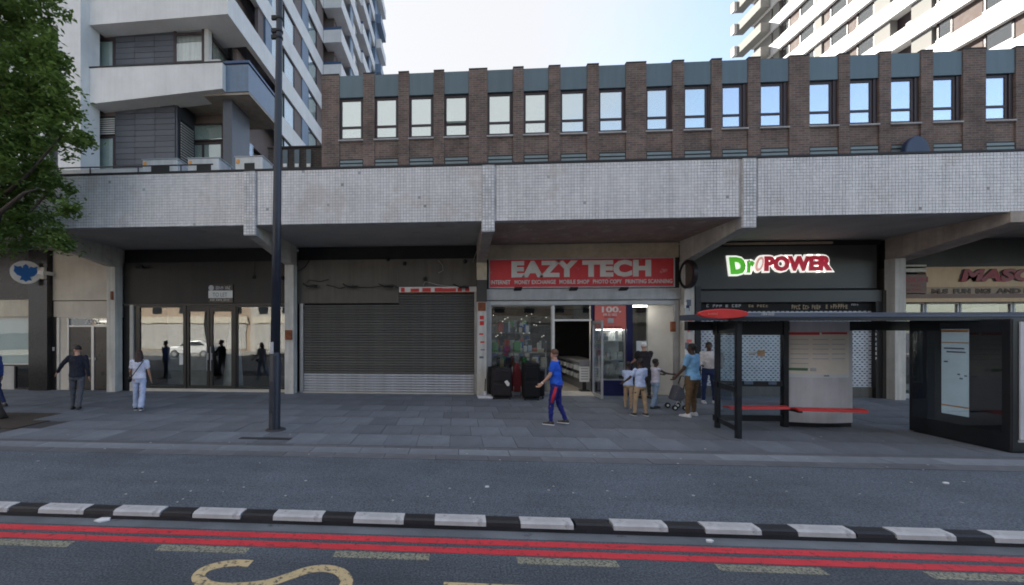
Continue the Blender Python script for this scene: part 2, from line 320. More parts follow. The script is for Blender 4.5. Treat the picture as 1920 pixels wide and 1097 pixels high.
M = dict(
 road=asphalt('road_asphalt', (.066,.078,.096), .28), strip=asphalt('strip_asphalt', (.088,.104,.130), .2),
 slab=mat('paving_slab', (.150,.166,.196), .8, var=.28, scale=1.7, bump=.25, bscale=70, rnd=.17, stain=(3.5,.62,(.05,.05,.055),.5)),
 slab_dark=mat('paving_bed', (.05,.05,.055), .9, var=.3),
 edging=mat('edging_stone', (.195,.213,.245), .8, var=.22, scale=2, bump=.2, rnd=.16, stain=(4,.62,(.09,.09,.1),.5)),
 edging2=mat('channel_stone', (.12,.125,.14), .8, var=.25, scale=2, bump=.2, rnd=.15),
 kerb_black=mat('kerb_black_paint', (.018,.018,.024), .6, var=.35, bump=.25, stain=(9,.66,(.12,.12,.13),.5)),
 kerb_white=mat('kerb_white_paint', (.52,.52,.54), .65, var=.22, scale=3, bump=.2, stain=(7,.56,(.22,.22,.23),.6)),
 red_line=paint('red_line_paint', (.60,.036,.05), .5, under=(.20,.03,.04), sc=14), yellow=paint('faded_yellow_paint', (.30,.29,.22), 1.0, sc=40), cream_paint=paint('cream_letter_paint', (.55,.43,.24), .7, sc=18),
 tile=mat('fascia_tile', (.73,.705,.705), .4, var=.10, scale=.5, bump=.05, island=.06, streak=.11, stain=(.9,.56,(.56,.50,.46),.55)),
 grout=mat('tile_grout', (.42,.41,.41), .9, var=.3, scale=2, streak=.2),
 coping=mat('dark_coping', (.02,.02,.022), .7), soffit=mat('soffit_board', (.40,.38,.35), .7, var=.15, scale=1.2, stain=(1.1,.6,(.25,.21,.17),.5)),
 soffit_rust=mat('stained_soffit', (.36,.27,.23), .75, var=.25, scale=1.6, stain=(2.3,.55,(.55,.48,.42),.6)),
 concrete=mat('beam_concrete', (.50,.47,.42), .85, var=.2, scale=1.8, bump=.25, streak=.15, stain=(2.6,.6,(.14,.11,.09),.5)),
 concrete_dark=mat('beam_concrete_brown', (.38,.32,.28), .85, var=.25, scale=1.8, bump=.25, streak=.15),
 col_white=mat('column_white_paint', (.58,.56,.52), .7, var=.14, scale=2, bump=.2, streak=.25, stain=(5,.62,(.25,.2,.16),.6)),
 col_cream=mat('column_cream', (.52,.44,.32), .75, var=.2), col_dark=mat('column_dark_patch', (.06,.055,.05), .7), rust=mat('rust_patch', (.22,.07,.03), .8, var=.4, scale=9),
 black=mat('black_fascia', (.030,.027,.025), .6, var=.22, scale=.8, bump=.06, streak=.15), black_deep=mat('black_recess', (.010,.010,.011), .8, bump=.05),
 greybrown=mat('grey_brown_fascia', (.115,.102,.087), .7, var=.18, scale=.9, bump=.08, streak=.18),
 beige=mat('beige_stone', (.60,.55,.48), .75, var=.14, scale=1.1, bump=.12, streak=.04, stain=(2.2,.63,(.3,.27,.23),.5)),
 cream=mat('cream_panel', (.62,.57,.47), .6, var=.1, streak=.12), darkpanel=mat('bank_dark_panel', (.035,.03,.028), .3, var=.2, bump=.02),
 polished=mat('polished_granite', (.03,.027,.025), .16, var=.3, scale=20, bump=.0),
 shutter=mat('shutter_dark', (.125,.12,.112), .5, metal=.2, var=.22, scale=1.3, bump=.05, streak=.15, rnd=.08), shutter_l=mat('shutter_light', (.47,.48,.52), .45, metal=.3, var=.15, streak=.12, rnd=.05),
 steel=mat('grey_steel', (.42,.42,.42), .45, metal=.4, var=.15, streak=.12), alu=mat('aluminium_frame', (.5,.5,.5), .4, metal=.5, var=.12),
 frame_black=mat('black_frame', (.016,.016,.017), .4, var=.2, bump=.03), frame_brown=mat('brown_window_frame', (.035,.022,.026), .5, var=.2),
 teal=mat('teal_cladding', (.088,.128,.152), .45, var=.08, scale=.7, bump=.02, streak=.10, rnd=.08), louvre=mat('louvre_slat', (.16,.20,.21), .5, var=.15),
 sill=mat('stone_sill', (.34,.33,.33), .8, var=.2), brick=brick_mat('brown_brick', (.145,.094,.078), (.080,.057,.053), (.165,.145,.13)),
 brick_dark=brick_mat('dark_brick', (.05,.035,.032), (.03,.022,.022), (.07,.065,.06)),
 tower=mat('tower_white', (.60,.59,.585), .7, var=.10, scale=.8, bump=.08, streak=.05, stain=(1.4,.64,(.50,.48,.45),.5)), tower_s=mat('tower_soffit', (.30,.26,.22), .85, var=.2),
 slate=mat('slate_tile', (.062,.067,.082), .45, var=.16, scale=2, bump=.06, rnd=.14), bluepanel=mat('blue_balcony_panel', (.115,.165,.235), .4, var=.1, bump=.02, streak=.1), blue_rail=mat('blue_rail', (.035,.07,.15), .4),
 brownpanel=mat('brown_infill', (.125,.095,.09), .7, var=.15, rnd=.1, streak=.1), greywall=mat('grey_render', (.45,.44,.42), .85, var=.1, streak=.1),
 curtain=mat('curtain', (.75,.72,.66), .9, var=.1, streak=.3, scale=2), blind=mat('pale_blind', (.60,.66,.62), .8, var=.04, bump=0), rgrey=mat('tower_grey_panel', (.20,.197,.185), .85, var=.08), rbrown=mat('tower_brown_panel', (.085,.058,.050), .8, var=.15), dark_in=mat('dark_interior', (.02,.02,.022), .9),
 ac=mat('ac_casing', (.60,.60,.60), .5, var=.1, streak=.15), ac_top=mat('ac_hood', (.40,.43,.46), .5, var=.1), darkgrill=mat('dark_grille', (.02,.02,.02), .7), rail=mat('dark_rail', (.03,.03,.035), .5),
 pole=mat('lamp_post_paint', (.022,.027,.042), .42, var=.25, scale=3, bump=.06, stain=(14,.70,(.14,.13,.12),.5)),
 shelter=mat('shelter_black', (.012,.013,.016), .38, var=.2, bump=.03), shelter_top=mat('shelter_roof', (.05,.065,.095), .35, var=.15, bump=.03), shelter_grey=mat('shelter_panel_grey', (.60,.60,.64), .5, var=.07, streak=.12),
 red=mat('red_plastic', (.62,.035,.03), .4, var=.12, bump=.03), sign_red=mat('sign_red', (.66,.040,.045), .4, var=.10, scale=1.4, bump=.03, stain=(1.8,.60,(.72,.35,.32),.6)), sign_white=mat('sign_white', (.72,.70,.66), .5, var=.08),
 white=mat('plain_white', (.72,.72,.70), .6, var=.08), offwhite=mat('off_white_wall', (.62,.60,.55), .7, var=.07), navy=mat('navy_panel', (.012,.014,.07), .35, var=.15, bump=.03),
 coral=mat('coral_poster', (.70,.16,.13), .5, var=.05), green=mat('sign_green', (.10,.55,.03), .4, emit=.14), crimson=mat('sign_crimson', (.50,.02,.05), .4, emit=.1), glow_white=mat('sign_white_halo', (.9,.9,.85), .4, emit=.22, var=.04),
 pink=mat('pill_pink', (.75,.42,.36), .5, emit=.15), power=mat('charcoal_fascia', (.055,.056,.055), .42, var=.15, scale=.7, bump=.02),
 lattice=mat('shutter_lattice', (.58,.62,.68), .5, metal=.1, var=.12), bluehole=mat('shutter_backing', (.13,.17,.24), .7),
 mason=mat('tan_fascia', (.60,.40,.21), .5, var=.1, streak=.1), mason_d=mat('brown_fascia', (.15,.075,.045), .5, var=.15), mason_r=mat('maroon_letter', (.28,.02,.025), .5), brown_txt=mat('brown_letter', (.09,.06,.04), .6), tan_txt=mat('tan_lettering_strip', (.36,.27,.18), .6),
 blue=mat('emblem_blue', (.01,.12,.42), .4), poster=mat('poster_cream', (.80,.74,.64), .6, var=.08, scale=2), poster_w=mat('poster_white', (.68,.72,.74), .5, var=.06), backlit=mat('backlit_poster', (.46,.54,.60), .5, var=.08, emit=.05), orange=mat('orange_print', (.75,.33,.08), .5), grey_txt=mat('grey_print', (.12,.14,.18), .6), pale_txt=mat('pale_print', (.45,.46,.48), .6),
 rubber=mat('black_rubber', (.015,.015,.016), .7), luggage=mat('black_luggage', (.012,.012,.014), .7, spec=.2, var=.3, bump=.2, bscale=150), luggage2=mat('dark_luggage', (.026,.022,.025), .7, spec=.2, var=.3, bump=.2), maroon=mat('maroon_fabric', (.14,.012,.02), .8, bump=.2), tag_=mat('luggage_tag', (.7,.68,.66), .6),
 bark=mat('bark', (.055,.043,.034), .9, var=.35, scale=6, bump=.6, bscale=25), soil=mat('tree_pit_soil', (.055,.042,.032), .95, var=.4, scale=9, bump=.6),
 leaf=mat('leaf', (.125,.190,.058), .5, var=.3, scale=.9, bump=0, island=.45, spec=.4), opp=mat('opposite_brick', (.42,.33,.25), .85, var=.15, scale=.5), opp2=mat('opposite_stucco', (.46,.44,.40), .8, var=.1, scale=.4), opp_road=mat('opposite_pavement', (.3,.29,.27), .85, var=.12, scale=.5),
 car=mat('car_white', (.75,.75,.75), .25, var=.03, bump=0), carglass=mat('car_window', (.02,.025,.03), .08, bump=0), tyre=mat('tyre', (.015,.015,.015), .8), rim=mat('wheel_rim', (.45,.45,.46), .35, metal=.6),
 dish=mat('blue_dome', (.018,.035,.085), .5), floor_in=mat('shop_floor', (.30,.27,.23), .5, var=.1), shelf=mat('display_shelf', (.22,.22,.23), .5), cable=mat('cable', (.012,.012,.012), .6), cable_l=mat('pale_cable', (.35,.34,.32), .6),
 tube_light=mat('tube_light', (1,.97,.9), .5, emit=5, var=0, bump=0), bulb=mat('bulb', (1,.95,.8), .5, emit=.5, var=0, bump=0),
 litter=mat('litter_paper', (.75,.75,.78), .7))
_n = M['leaf'].node_tree.nodes; _l = M['leaf'].node_tree.links; _tr = _n.new('ShaderNodeBsdfTranslucent'); _tr.inputs[0].default_value = (.16,.26,.05,1)
_ms = _n.new('ShaderNodeMixShader'); _ms.inputs[0].default_value = .35; _l.new(_n['Principled BSDF'].outputs[0], _ms.inputs[1]); _l.new(_tr.outputs[0], _ms.inputs[2]); _l.new(_ms.outputs[0], _n['Material Output'].inputs[0])
M['glass'] = glass('shop_glass', (1,1,1), .105, 1.0); M['glass_up'] = glass('reflective_glass', (.92,.98,.96), .55, 1.0); M['glass_blue'] = glass('reflective_glass_clear', (.95,.97,1), .55, 1.0)
M['glass_t'] = glass('tower_glass', (.95,.98,1), .16, 1.0); M['glass_sh'] = glass('shelter_glass', (1,1,1), .05, 1.0, tr=(.88,.92,.94))

YS, YF = 14.5, 11.4            # shopfront plane, canopy fascia plane
GZ = .1                        # pavement level
# ------------------------------------------------------------------ ground
struct('road', B(-400, 400, -400, 400, -1, 0), M['road'])
struct('asphalt_strip', B(-60, 60, 4.97, 7.08, -.5, GZ), M['strip'])
pav = struct('pavement', B(-60, 60, 7.085, 40, -.5, GZ-.03), M['slab_dark'])
struct('opposite_pavement', B(-60, 60, -14, -7.5, -.5, .12), M['opp_road'])

kerb = struct('kerb', B(-60, 60, 4.815, 4.965, -.5, .055), M['kerb_black'])
kb = MB().prism([(4.815,.055),(4.97,.055),(4.97,.104),(4.85,.104),(4.822,.09)], 'x', -.19, .19).mesh('kerb_stone')
kwm = MB().prism([(4.809,.048),(4.972,.048),(4.972,.110),(4.846,.110),(4.815,.094)], 'x', -.295, .295).mesh('kerb_stone')
ws = [-5.86,-4.86,-3.88,-2.87,-1.875,-.905,.05,1.035,2.07,3.065,4.04,5.05,6.02]
for i, x in enumerate(ws):
    part('white_kerb_stone', kwm, M['kerb_white'], kerb, (x, random.uniform(-.004,.004), random.uniform(-.003,.003)))
    nx = ws[i+1] if i+1 < len(ws) else x+1
    part('black_kerb_stone', kb, M['kerb_black'], kerb, ((x+nx)/2, 0, 0))
rest = MB().box(-60, -6.16, 4.82, 4.97, .05, .104); rest.box(6.75, 60, 4.82, 4.97, .05, .104)
part('kerb_run', rest, M['kerb_black'], kerb)

struct('gutter', B(-60, 60, 4.64, 4.813, -.01, .003), mat('gutter_concrete', (.135,.150,.170), .85, var=.3, scale=1.2, bump=.3, stain=(3,.6,(.05,.05,.055),.7)))
struct('drain_cover', B(X(455,8.35), X(549,8.35), 8.16, 8.32, 0, GZ+.007), mat('cast_iron', (.035,.037,.042), .6, var=.3, bump=.3))
# painted lines
for y0, y1 in ((4.49, 4.60), (4.305, 4.415)):
    struct('red_line', B(-60, 60, y0, y1, -.01, .004), M['red_line'])
for i, x in enumerate((-4.62,-2.66,-.76,1.10,3.02,4.92)):
    struct('yellow_dash', B(x-.49, x+.49, 4.15, 4.27, -.01, .004), M['yellow'])
def ribbon(pts, wd):
    mb = MB(); n = len(pts); L = []; Rr = []
    for i, p in enumerate(pts):
        a = Vector(pts[max(i-1,0)]); b = Vector(pts[min(i+1,n-1)]); d = (b-a).normalized(); q = Vector((-d.y, d.x))
        L.append(Vector(p)+q*wd/2); Rr.append(Vector(p)-q*wd/2)
    for i in range(n-1):
        k = len(mb.v)
        for z in (-.01, .004): mb.v += [(*L[i], z), (*Rr[i], z), (*Rr[i+1], z), (*L[i+1], z)]
        mb.f += [(k+4,k+5,k+6,k+7), (k,k+4,k+7,k+3), (k+1,k+2,k+6,k+5)]
    mb.f += [(0,1,5,4), (len(mb.v)-6, len(mb.v)-5, len(mb.v)-1, len(mb.v)-2)]
    return mb
spts = []
pix = [(470,1057),(440,1056),(410,1060),(385,1068),(372,1080),(380,1093),(405,1100),(450,1100),(500,1094),(540,1082),(575,1070),(605,1066),(632,1070),(646,1080),(650,1092),(642,1104),(620,1116),(590,1121)]
wp = [Vector(G(u, v, 0)) for u, v in pix]
for i in range(len(wp)-1):
    for t in range(5):
        p0 = wp[max(i-1,0)]; p1 = wp[i]; p2 = wp[i+1]; p3 = wp[min(i+2, len(wp)-1)]; s = t/5
        q = .5*((2*p1)+(p2-p0)*s+(2*p0-5*p1+4*p2-p3)*s*s+(3*p1-p0-3*p2+p3)*s**3)
        spts.append((q.x, q.y))
struct('painted_letter', ribbon(spts, .115), M['cream_paint'])
bx = G(832, 1092, 0)
lb = MB().box(bx[0], bx[0]+1.35, bx[1]-.11, bx[1], -.01, .004); lb.box(bx[0], bx[0]+.11, bx[1]-.5, bx[1]-.11, -.01, .004); lb.box(bx[0]+.62, bx[0]+.73, bx[1]-.5, bx[1]-.11, -.01, .004); lb.box(bx[0]+1.24, bx[0]+1.35, bx[1]-.5, bx[1]-.11, -.01, .004); lb.box(bx[0]+.06, bx[0]+.58, bx[1]-.6, bx[1]-.5, -.01, .004); lb.box(bx[0]+.74, bx[0]+1.3, bx[1]-.6, bx[1]-.5, -.01, .004)
struct('painted_letter', lb, M['cream_paint'])

# paving: edging course, channel, slabs
ed = MB().box(-.445, .445, 0, .27, -.05, GZ+.004).mesh('edging_stone')
ed2 = MB().box(-.445, .445, 0, .36, -.05, GZ+.002).mesh('edging_stone')
for i in range(-12, 13):
    part('edging_stone', ed, M['edging2'], pav, (i*.9+.1, 7.09, random.uniform(-.003,.003)))
    part('edging_stone', ed2, M['edging'], pav, (i*.9+.5, 7.37, random.uniform(-.003,.003)))
ch = MB().box(-.445, .445, 0, .16, -.05, GZ-.004).mesh('channel_stone')
for i in range(-13, 14): part('channel_stone', ch, M['edging2'], pav, (i*.9, 7.74, 0))
sl = MB().box(-.318, .318, .004, .846, -.05, GZ).mesh('paving_slab')
for v_ in sl.vertices:
    pass
rows = 8; count = 0; leftover = MB()
for r in range(rows):
    y = 7.905+r*.852
    xs = [k*.644+(0 if r % 2 else .2) for k in range(-28, 33)]
    for x in xs:
        u = PX+FPX*(x*CS+y*SN)/(-x*SN+y*CS)
        if u < -60 or u > 1990: continue
        if u > 1895: pass
        if x < -8.9 and 8.6 < y+.4 < 10.6 and x > -20 and u < 70: continue      # tree pit
        dz = random.uniform(-.0035, .0035)
        if count < 298 and r < 7 and 0 <= 1:
            part('paving_slab', sl, M['slab'], pav, (x, y, dz), rotz=random.uniform(-.004,.004)); count += 1
        else: leftover.box(x-.318, x+.318, y+.004, y+.846, -.05, GZ+dz)
part('paving_slabs', leftover, M['slab'], pav, kind='stuff')
struct('tree_pit', B(-14, X(92, 9.6), 8.75, 10.6, -.3, GZ-.012), M['soil'])

# ------------------------------------------------------------------ opposite side (seen mirrored in the glass)
def terrace(x0, x1, h, m, label, n):
    t = thing('terrace_building', label, 'building', ((x0+x1)/2, -14, 0), 'terraced buildings across the road')
    part('wall', B(x0, x1, -22, -14.2, 0, h), m, t)
    part('cornice', B(x0-.02, x1+.02, -14.2, -13.9, h-.5, h-.1), M['opp2'], t)
    wp_ = MB().box(-.5, .5, -.06, .02, -.85, .85).mesh('window'); pw = (x1-x0)/n
    for i in range(n):
        for k in range(int((h-4.5)/3.2)+1):
            if 4+3.2*k+1.7 < h: part('window', wp_, M['carglass'], t, (x0+pw*(i+.5), -14.16, 5.0+3.2*k))
    part('shopfront', B(x0+.5, x1-.5, -14.2, -14.12, .3, 3.0), M['greywall'], t)
    part('signboard', B(x0+.3, x1-.3, -14.2, -14.05, 3.1, 3.8), M['cream'], t)
terrace(-40, -22, 10, M['opp'], 'brown brick terrace across the road mirrored at far left', 6)
terrace(-22, -6, 12, M['opp2'], 'cream stucco terrace across the road mirrored in the vacant shop', 6)
terrace(-6, 12, 9, M['opp'], 'low brick terrace across the road opposite the red sign shop', 6)
terrace(12, 34, 11, M['opp2'], 'long stucco terrace across the road mirrored at the right', 8)
def car(x, y):
    t = thing('parked_car', 'white hatchback parked across the road, mirrored in the vacant shop window', 'car', (x, y, 0))
    prof = [(-2.1,.35),(-2.1,.75),(-1.95,.9),(-1.0,1.0),(-.35,1.42),(.95,1.46),(1.7,1.05),(2.0,.95),(2.08,.4)]
    part('body', MB().prism([(x+a, b) for a, b in prof], 'y', y-.85, y+.85), M['car'], t, bev=.08)
    for s in (-1, 1):
        part('side_window', MB().prism([(x+a, b) for a, b in ((-.8,1.0),(-.3,1.36),(.85,1.39),(1.35,1.04))], 'y', y+s*.86-.01, y+s*.86+.01), M['carglass'], t)
        for dx in (-1.3, 1.3):
            wl = part('wheel', MB().disc(x+dx, .33, y+s*.8-.1, y+s*.8+.1, .33), M['tyre'], t)
            part('rim', MB().disc(x+dx, .33, y+s*.8-.11, y+s*.8+.11, .2), M['rim'], wl)
        part('headlight', B(x-2.11, x-1.9, y+s*.6-.15, y+s*.6+.15, .68, .82), M['white'], t)
car(-22.6, -5.6)

# ------------------------------------------------------------------ tiled canopy with beams and columns
CX = [-12.35, -5.80, .87, 7.62, 14.05, 20.7]           # column centres
F0, F1 = 5.28, 6.80
can = thing('tiled_canopy', 'long white mosaic tiled canopy with sloping concrete beams over the shops', 'canopy', (0, YF, F0))
part('fascia_wall', B(-26, 26, YF, YF+.22, F0, F1), M['grout'], can)
part('coping', B(-26, 26, YF-.035, YF+.27, F1, F1+.055), M['coping'], can)
part('roof_deck', B(-26, 26, YF+.22, 15.2, 6.2, 6.45), M['greywall'], can)
tl = MB(); ts = .0795; g = .0085
nz = int((F1-F0)/ts)
for i in range(int(30/ts)+1):
    x = -15.2+i*ts
    if any(abs(x+ts/2-c-(.38 if c == CX[4] else 0)) < .165+ts/2 for c in CX): continue
    for k in range(nz):
        if random.random() < .002: continue
        z = F0+.004+k*ts; y = YF-.012-random.random()*.003
        x0, x1, z0, z1 = x+g/2, x+ts-g/2, z+g/2, z+ts-g/2
        n = len(tl.v); tl.v += [(x0,YF,z0),(x1,YF,z0),(x1,YF,z1),(x0,YF,z1),(x0+.003,y,z0+.003),(x1-.003,y,z0+.003),(x1-.003,y,z1-.003),(x0+.003,y,z1-.003)]
        tl.f += [(n+4,n+5,n+6,n+7),(n,n+1,n+5,n+4),(n+1,n+2,n+6,n+5),(n+2,n+3,n+7,n+6),(n+3,n,n+4,n+7)]
part('fascia_tiles', tl, M['tile'], can, kind='stuff')
# soffit boards
sb = [MB(), MB()]
k = 0; y = YF+.23
while y < 15.0:
    sb[0].box(-26, .75, y, y+.112, F0+.01, F0+.06); sb[0].box(7.7, 26, y, y+.112, F0+.01, F0+.06)
    sb[1].box(.99, 7.5, y, y+.112, F0+.01, F0+.06); y += .118
part('soffit_boards', sb[0], M['soffit'], can, kind='stuff'); part('stained_soffit_boards', sb[1], M['soffit_rust'], can, kind='stuff', label='brown water-stained soffit boards above the red sign')
part('soffit_deck', B(-26, 26, YF+.23, 15.2, F0+.065, F0+.12), M['black_deep'], can)
tilem = mat('pilaster_tile', (.66,.65,.66), .4, var=.16, scale=3, bump=.05, island=.14)
for i, cx in enumerate(CX):
    c0 = cx; cx = cx+(.38 if i == 4 else 0)
    part('beam', MB().prism([(14.45, F0+.03), (14.45, 4.55), (13.95, 4.62), (YF-.02, 5.02), (YF-.02, F0+.03)], 'x', cx-.155-(cx-c0), cx+.155), M['concrete_dark'] if i in (2,4) else M['concrete'], can, bev=.012)
    pl = part('pilaster', B(cx-.165, cx+.165, YF-.05, YF+.2, 4.98, F1-.01), M['grout'], can)
    tm = MB()
    for a in range(4):
        for b in range(22):
            x0 = cx-.16+a*.08; z0 = 5.0+b*.08
            if z0+.075 > F1-.02: continue
            tm.box(x0+.009, x0+.071, YF-.064, YF-.045, z0+.009, z0+.071)
    for b in range(22):
        z0 = 5.0+b*.08
        if z0+.075 > F1-.02: continue
        for sx in (-1, 1): tm.box(min(cx+sx*.16, cx+sx*.176), max(cx+sx*.16, cx+sx*.176), YF-.04, YF-.014, z0+.009, z0+.071)
    part('pilaster_tiles', tm, tilem, pl, kind='stuff')
    cx = c0
    co = part('column', B(cx-.16, cx+.16, 14.13, 14.47, GZ-.05, 4.6), M['col_white'], can, bev=.012)
    if i == 2:
        part('cream_patch', B(cx-.168, cx+.168, 14.118, 14.3, Z(902,524,14.13), Z(902,492,14.13)), M['col_cream'], co)
        part('dark_patch', B(cx-.172, cx+.172, 14.114, 14.3, Z(902,566,14.13), Z(902,525,14.13)), M['col_dark'], co)
        part('rust_patch', B(cx-.13, cx+.13, 14.105, 14.3, Z(902,583,14.13), Z(902,567,14.13)), M['rust'], co)
        for (v0, v1, du) in ((592,599,0),(602,610,0),(625,628,-2),(640,643,2),(668,672,-1),(655,657,3)):
            part('sticker', B(cx-.07+du*.01, cx+.07+du*.01, 14.125, 14.2, Z(902,v1,14.13), Z(902,v0,14.13)), M['red'] if v0 < 650 else M['grey_txt'], co)
    if i == 1: part('rusty_box', B(cx-.12, cx+.12, 14.07, 14.2, Z(552,637,14.1), Z(552,619,14.1)), M['rust'], co)
    if i == 0: part('rusty_box', B(cx+.02, cx+.1, 14.09, 14.2, Z(236,562,14.1), Z(236,546,14.1)), M['rust'], co)
    if i == 3:
        for q in range(26):
            xx = cx+random.uniform(-.13,.13); zz = random.uniform(.6, 3.3); a = random.uniform(.03,.09); b = random.uniform(.04,.14)
            part('torn_flyer', B(max(cx-.158, xx-a), min(cx+.158, xx+a), 14.128-q*.0008, 14.2, zz-b, zz+b), random.choice([M['white'], M['grey_txt'], M['pale_txt'], M['navy'], M['grey_txt'], M['coral']]), co)
        part('black_casing', B(cx+.17, cx+.34, 14.1, 14.45, GZ, 3.75), M['frame_black'], co)

# ------------------------------------------------------------------ brick office building over the shops
br = thing('brick_office_building', 'long dark brown brick upper storey with teal panels and a row of square windows', 'building', (6, YS, 6.4))
ZT, ZPB, ZW0, ZW1, ZL0, ZL1 = 11.33, 10.56, 9.08, 10.54, 8.08, 8.37
part('brick_wall', B(X(603,YS), 26, YS+.045, YS+.5, 6.3, ZW0-.03), M['brick'], br)
part('core', B(X(603,YS)+.05, 26, YS+.55, 24, 6.3, ZT-.1), M['dark_in'], br)
part('roof_edge', B(X(603,YS)-.02, 26, YS+.10, YS+.6, ZT+.001, ZT+.045), M['coping'], br)
starts = [X(636,YS), X(914,YS), X(1212,YS), X(1518,YS), X(1849,YS)+.02]
starts.append(starts[-1]+5.75)
WW = .86
wins = []
for gi, s0 in enumerate(starts[:5]):
    ends = [X(u, YS) for u in ((681,747,813,879), (962,1029,1101,1174), (1261,1334,1403,1480), (1573,1649,1727,1806), (1905,1990,2075,2160))[gi]]
    begs = [X(u, YS) for u in ((636,702,767,833), (914,982,1051,1123), (1212,1283,1354,1426), (1518,1594,1671,1750), (1849,1930,2012,2095))[gi]]
    for a, b in zip(begs, ends): wins.append((a, b))
edges = [X(603,YS)]+[e for w_ in wins for e in w_]+[26]
for i in range(0, len(edges), 2):
    a, b = edges[i], edges[i+1]
    part('brick_pier', B(a, b, YS, YS+.5, 6.3, ZT+.03), M['brick'], br)
    part('pier_coping', B(a, b, YS-.012, YS+.5, ZT+.032, ZT+.07), M['coping'], br)
def window(parent, a, b, z0, z1, y, fm, gm, rail=None, back=None, depth=.05, fw=.055, mull=None, tilt=0):
    """a framed window as one part with its panes as sub-parts"""
    mb = MB().box(a, b, y, y+depth, z0, z0+fw).box(a, b, y, y+depth, z1-fw, z1).box(a, a+fw, y, y+depth, z0+fw, z1-fw).box(b-fw, b, y, y+depth, z0+fw, z1-fw)
    zs = [z0+fw]
    if rail: mb.box(a+fw, b-fw, y, y+depth, rail-fw/2, rail+fw/2); zs += [rail-fw/2, rail+fw/2]
    zs.append(z1-fw)
    xs = [a+fw, b-fw]
    if mull: mb.box(mull-fw/2, mull+fw/2, y-.002, y+depth, z0+fw, z1-fw); xs = [a+fw, mull-fw/2, mull+fw/2, b-fw]
    o = part('window', mb, fm, parent)
    for i in range(0, len(zs), 2):
        for j in range(0, len(xs), 2):
            m_ = MB().box(xs[j], xs[j+1], y+depth*.45, y+depth*.55, zs[i], zs[i+1])
            if tilt and i == 2:
                zt = zs[i+1]; m_.v = [(x, yy-(zt-z)*tilt, z) for x, yy, z in m_.v]
            part('pane', m_, gm, o)
            if back: part('blind', B(xs[j], xs[j+1], y+depth+.03, y+depth+.05, zs[i], zs[i+1]), back, o)
    return o
lv = None
for i, (a, b) in enumerate(wins):
    part('cladding_panel', B(a+.004, b-.004, YS+.025, YS+.12, ZPB, ZT-.005), M['teal'], br)
    part('reveal', B(a+.002, b-.002, YS+.13, YS+.5, ZPB-.05, ZPB), M['frame_brown'], br)
    jw = .02 if i < 8 else .06 if i < 10 else .12
    part('jamb', B(b-jw-.005, b-.003, YS+.07, YS+.16, ZW0, ZPB-.002), M['frame_brown'], br)
    window(br, a+.01, b-jw-.01, ZW0, ZW1, YS+.10, M['frame_brown'], M['glass_up'] if i < 10 else M['glass_blue'], rail=9.53, back=M['blind'] if i < 10 else M['dark_in'], fw=.075, tilt=.18 if i == 3 else 0)
    part('window_sill', B(a-.03, b+.0, YS-.03, YS+.12, ZW0-.075, ZW0-.028), M['sill'], br)
    lo = part('louvre', B(a+.01, b-.01, YS+.03, YS+.125, ZL0, ZL1), M['darkgrill'], br)
    for q in range(2): part('louvre_slat', B(a+.03, b-.03, YS+.012, YS+.04, ZL0+.03+q*.13, ZL0+.11+q*.13), M['louvre'], lo)
# low wing towards the tower
wy = 17.0
wx0, wx1 = X(503, wy), X(606, wy); wz = Z(560, 277, wy)
wg = part('wing', B(wx0, wx1+1, wy, wy+3, 6.3, wz), M['brick_dark'], br)
part('wing_coping', B(wx0-.03, wx1+1, wy-.05, wy+3, wz, wz+.06), M['coping'], br)
for u in (536, 558, 580): 
    part('cladding_strip', B(X(u-5,wy), X(u+4,wy), wy-.05, wy, 6.4, wz-.1), M['teal'], wg)
    part('vent', B(X(u-4,wy), X(u+3,wy), wy-.07, wy-.02, Z(u,314,wy), Z(u,308,wy)), M['white'], wg)
dm = MB(); dcx, dcz = X(1721, 14.2), Z(1721, 286, 14.2); rr = (X(1744,14.2)-X(1698,14.2))/2
dm.prism([(dcx-rr, 6.4)]+[(dcx-rr*math.cos(math.pi*i/18), dcz+(Z(1721,254,14.2)-dcz)*math.sin(math.pi*i/18)) for i in range(19)]+[(dcx+rr, 6.4)], 'y', 14.2, 14.38)
solo('roof_cowl', dm, M['dish'], 'dark blue round-topped cowl rising behind the canopy edge at right', 'roof vent', bev=.03)

# ------------------------------------------------------------------ left apartment tower
XT, YT = -11.5, 20.3
tw = thing('apartment_tower', 'white banded apartment tower with dark slate panels and blue balcony at the left', 'building', (-16, YT, 0))
SB, ST, SP = 18.3, 19.55, 3.0         # first full band bottom / top, storey height
xl = X(168, YT)
part('core', B(-42, XT-1.2, YT+4.2, 52, 0, 50), M['brownpanel'], tw)
# front bands
def fband(zl, zr, zt, y0=YT, y1=YT+1.2, x0=None, x1=XT):
    x0 = xl if x0 is None else x0
    return MB().prism([(x0, zl), (x1, zr), (x1, zt), (x0, zt)], 'y', y0, y1)
part('front_band', fband(Z(168,47,YT), SB, ST, y1=YT+2.4), M['tower'], tw)
for k_ in range(1, 11): part('front_band', fband(SB+SP*k_-.3, SB+SP*k_, ST+SP*k_, y1=YT+2.4), M['tower'], tw)
for k_ in range(1, 11): part('front_infill', B(xl, XT-.4, YT+.8, YT+1.0, ST+SP*(k_-1)+.01, SB+SP*k_-.31), M['slate'], tw)
bal_t = Z(417, 117, YT)
wb = part('white_balcony', fband(Z(168,195,YT), Z(417,166,YT), bal_t, x1=X(417,YT)), M['tower'], tw)
part('balcony_coping', B(xl, X(417,YT)+.03, YT-.04, YT+.15, bal_t+.002, bal_t+.06), M['coping'], wb)
part('balcony_soffit', B(xl, X(417,YT)-.02, YT+1.2, YT+3.0, Z(417,166,YT)+.05, Z(417,166,YT)+.3), M['tower_s'], wb)
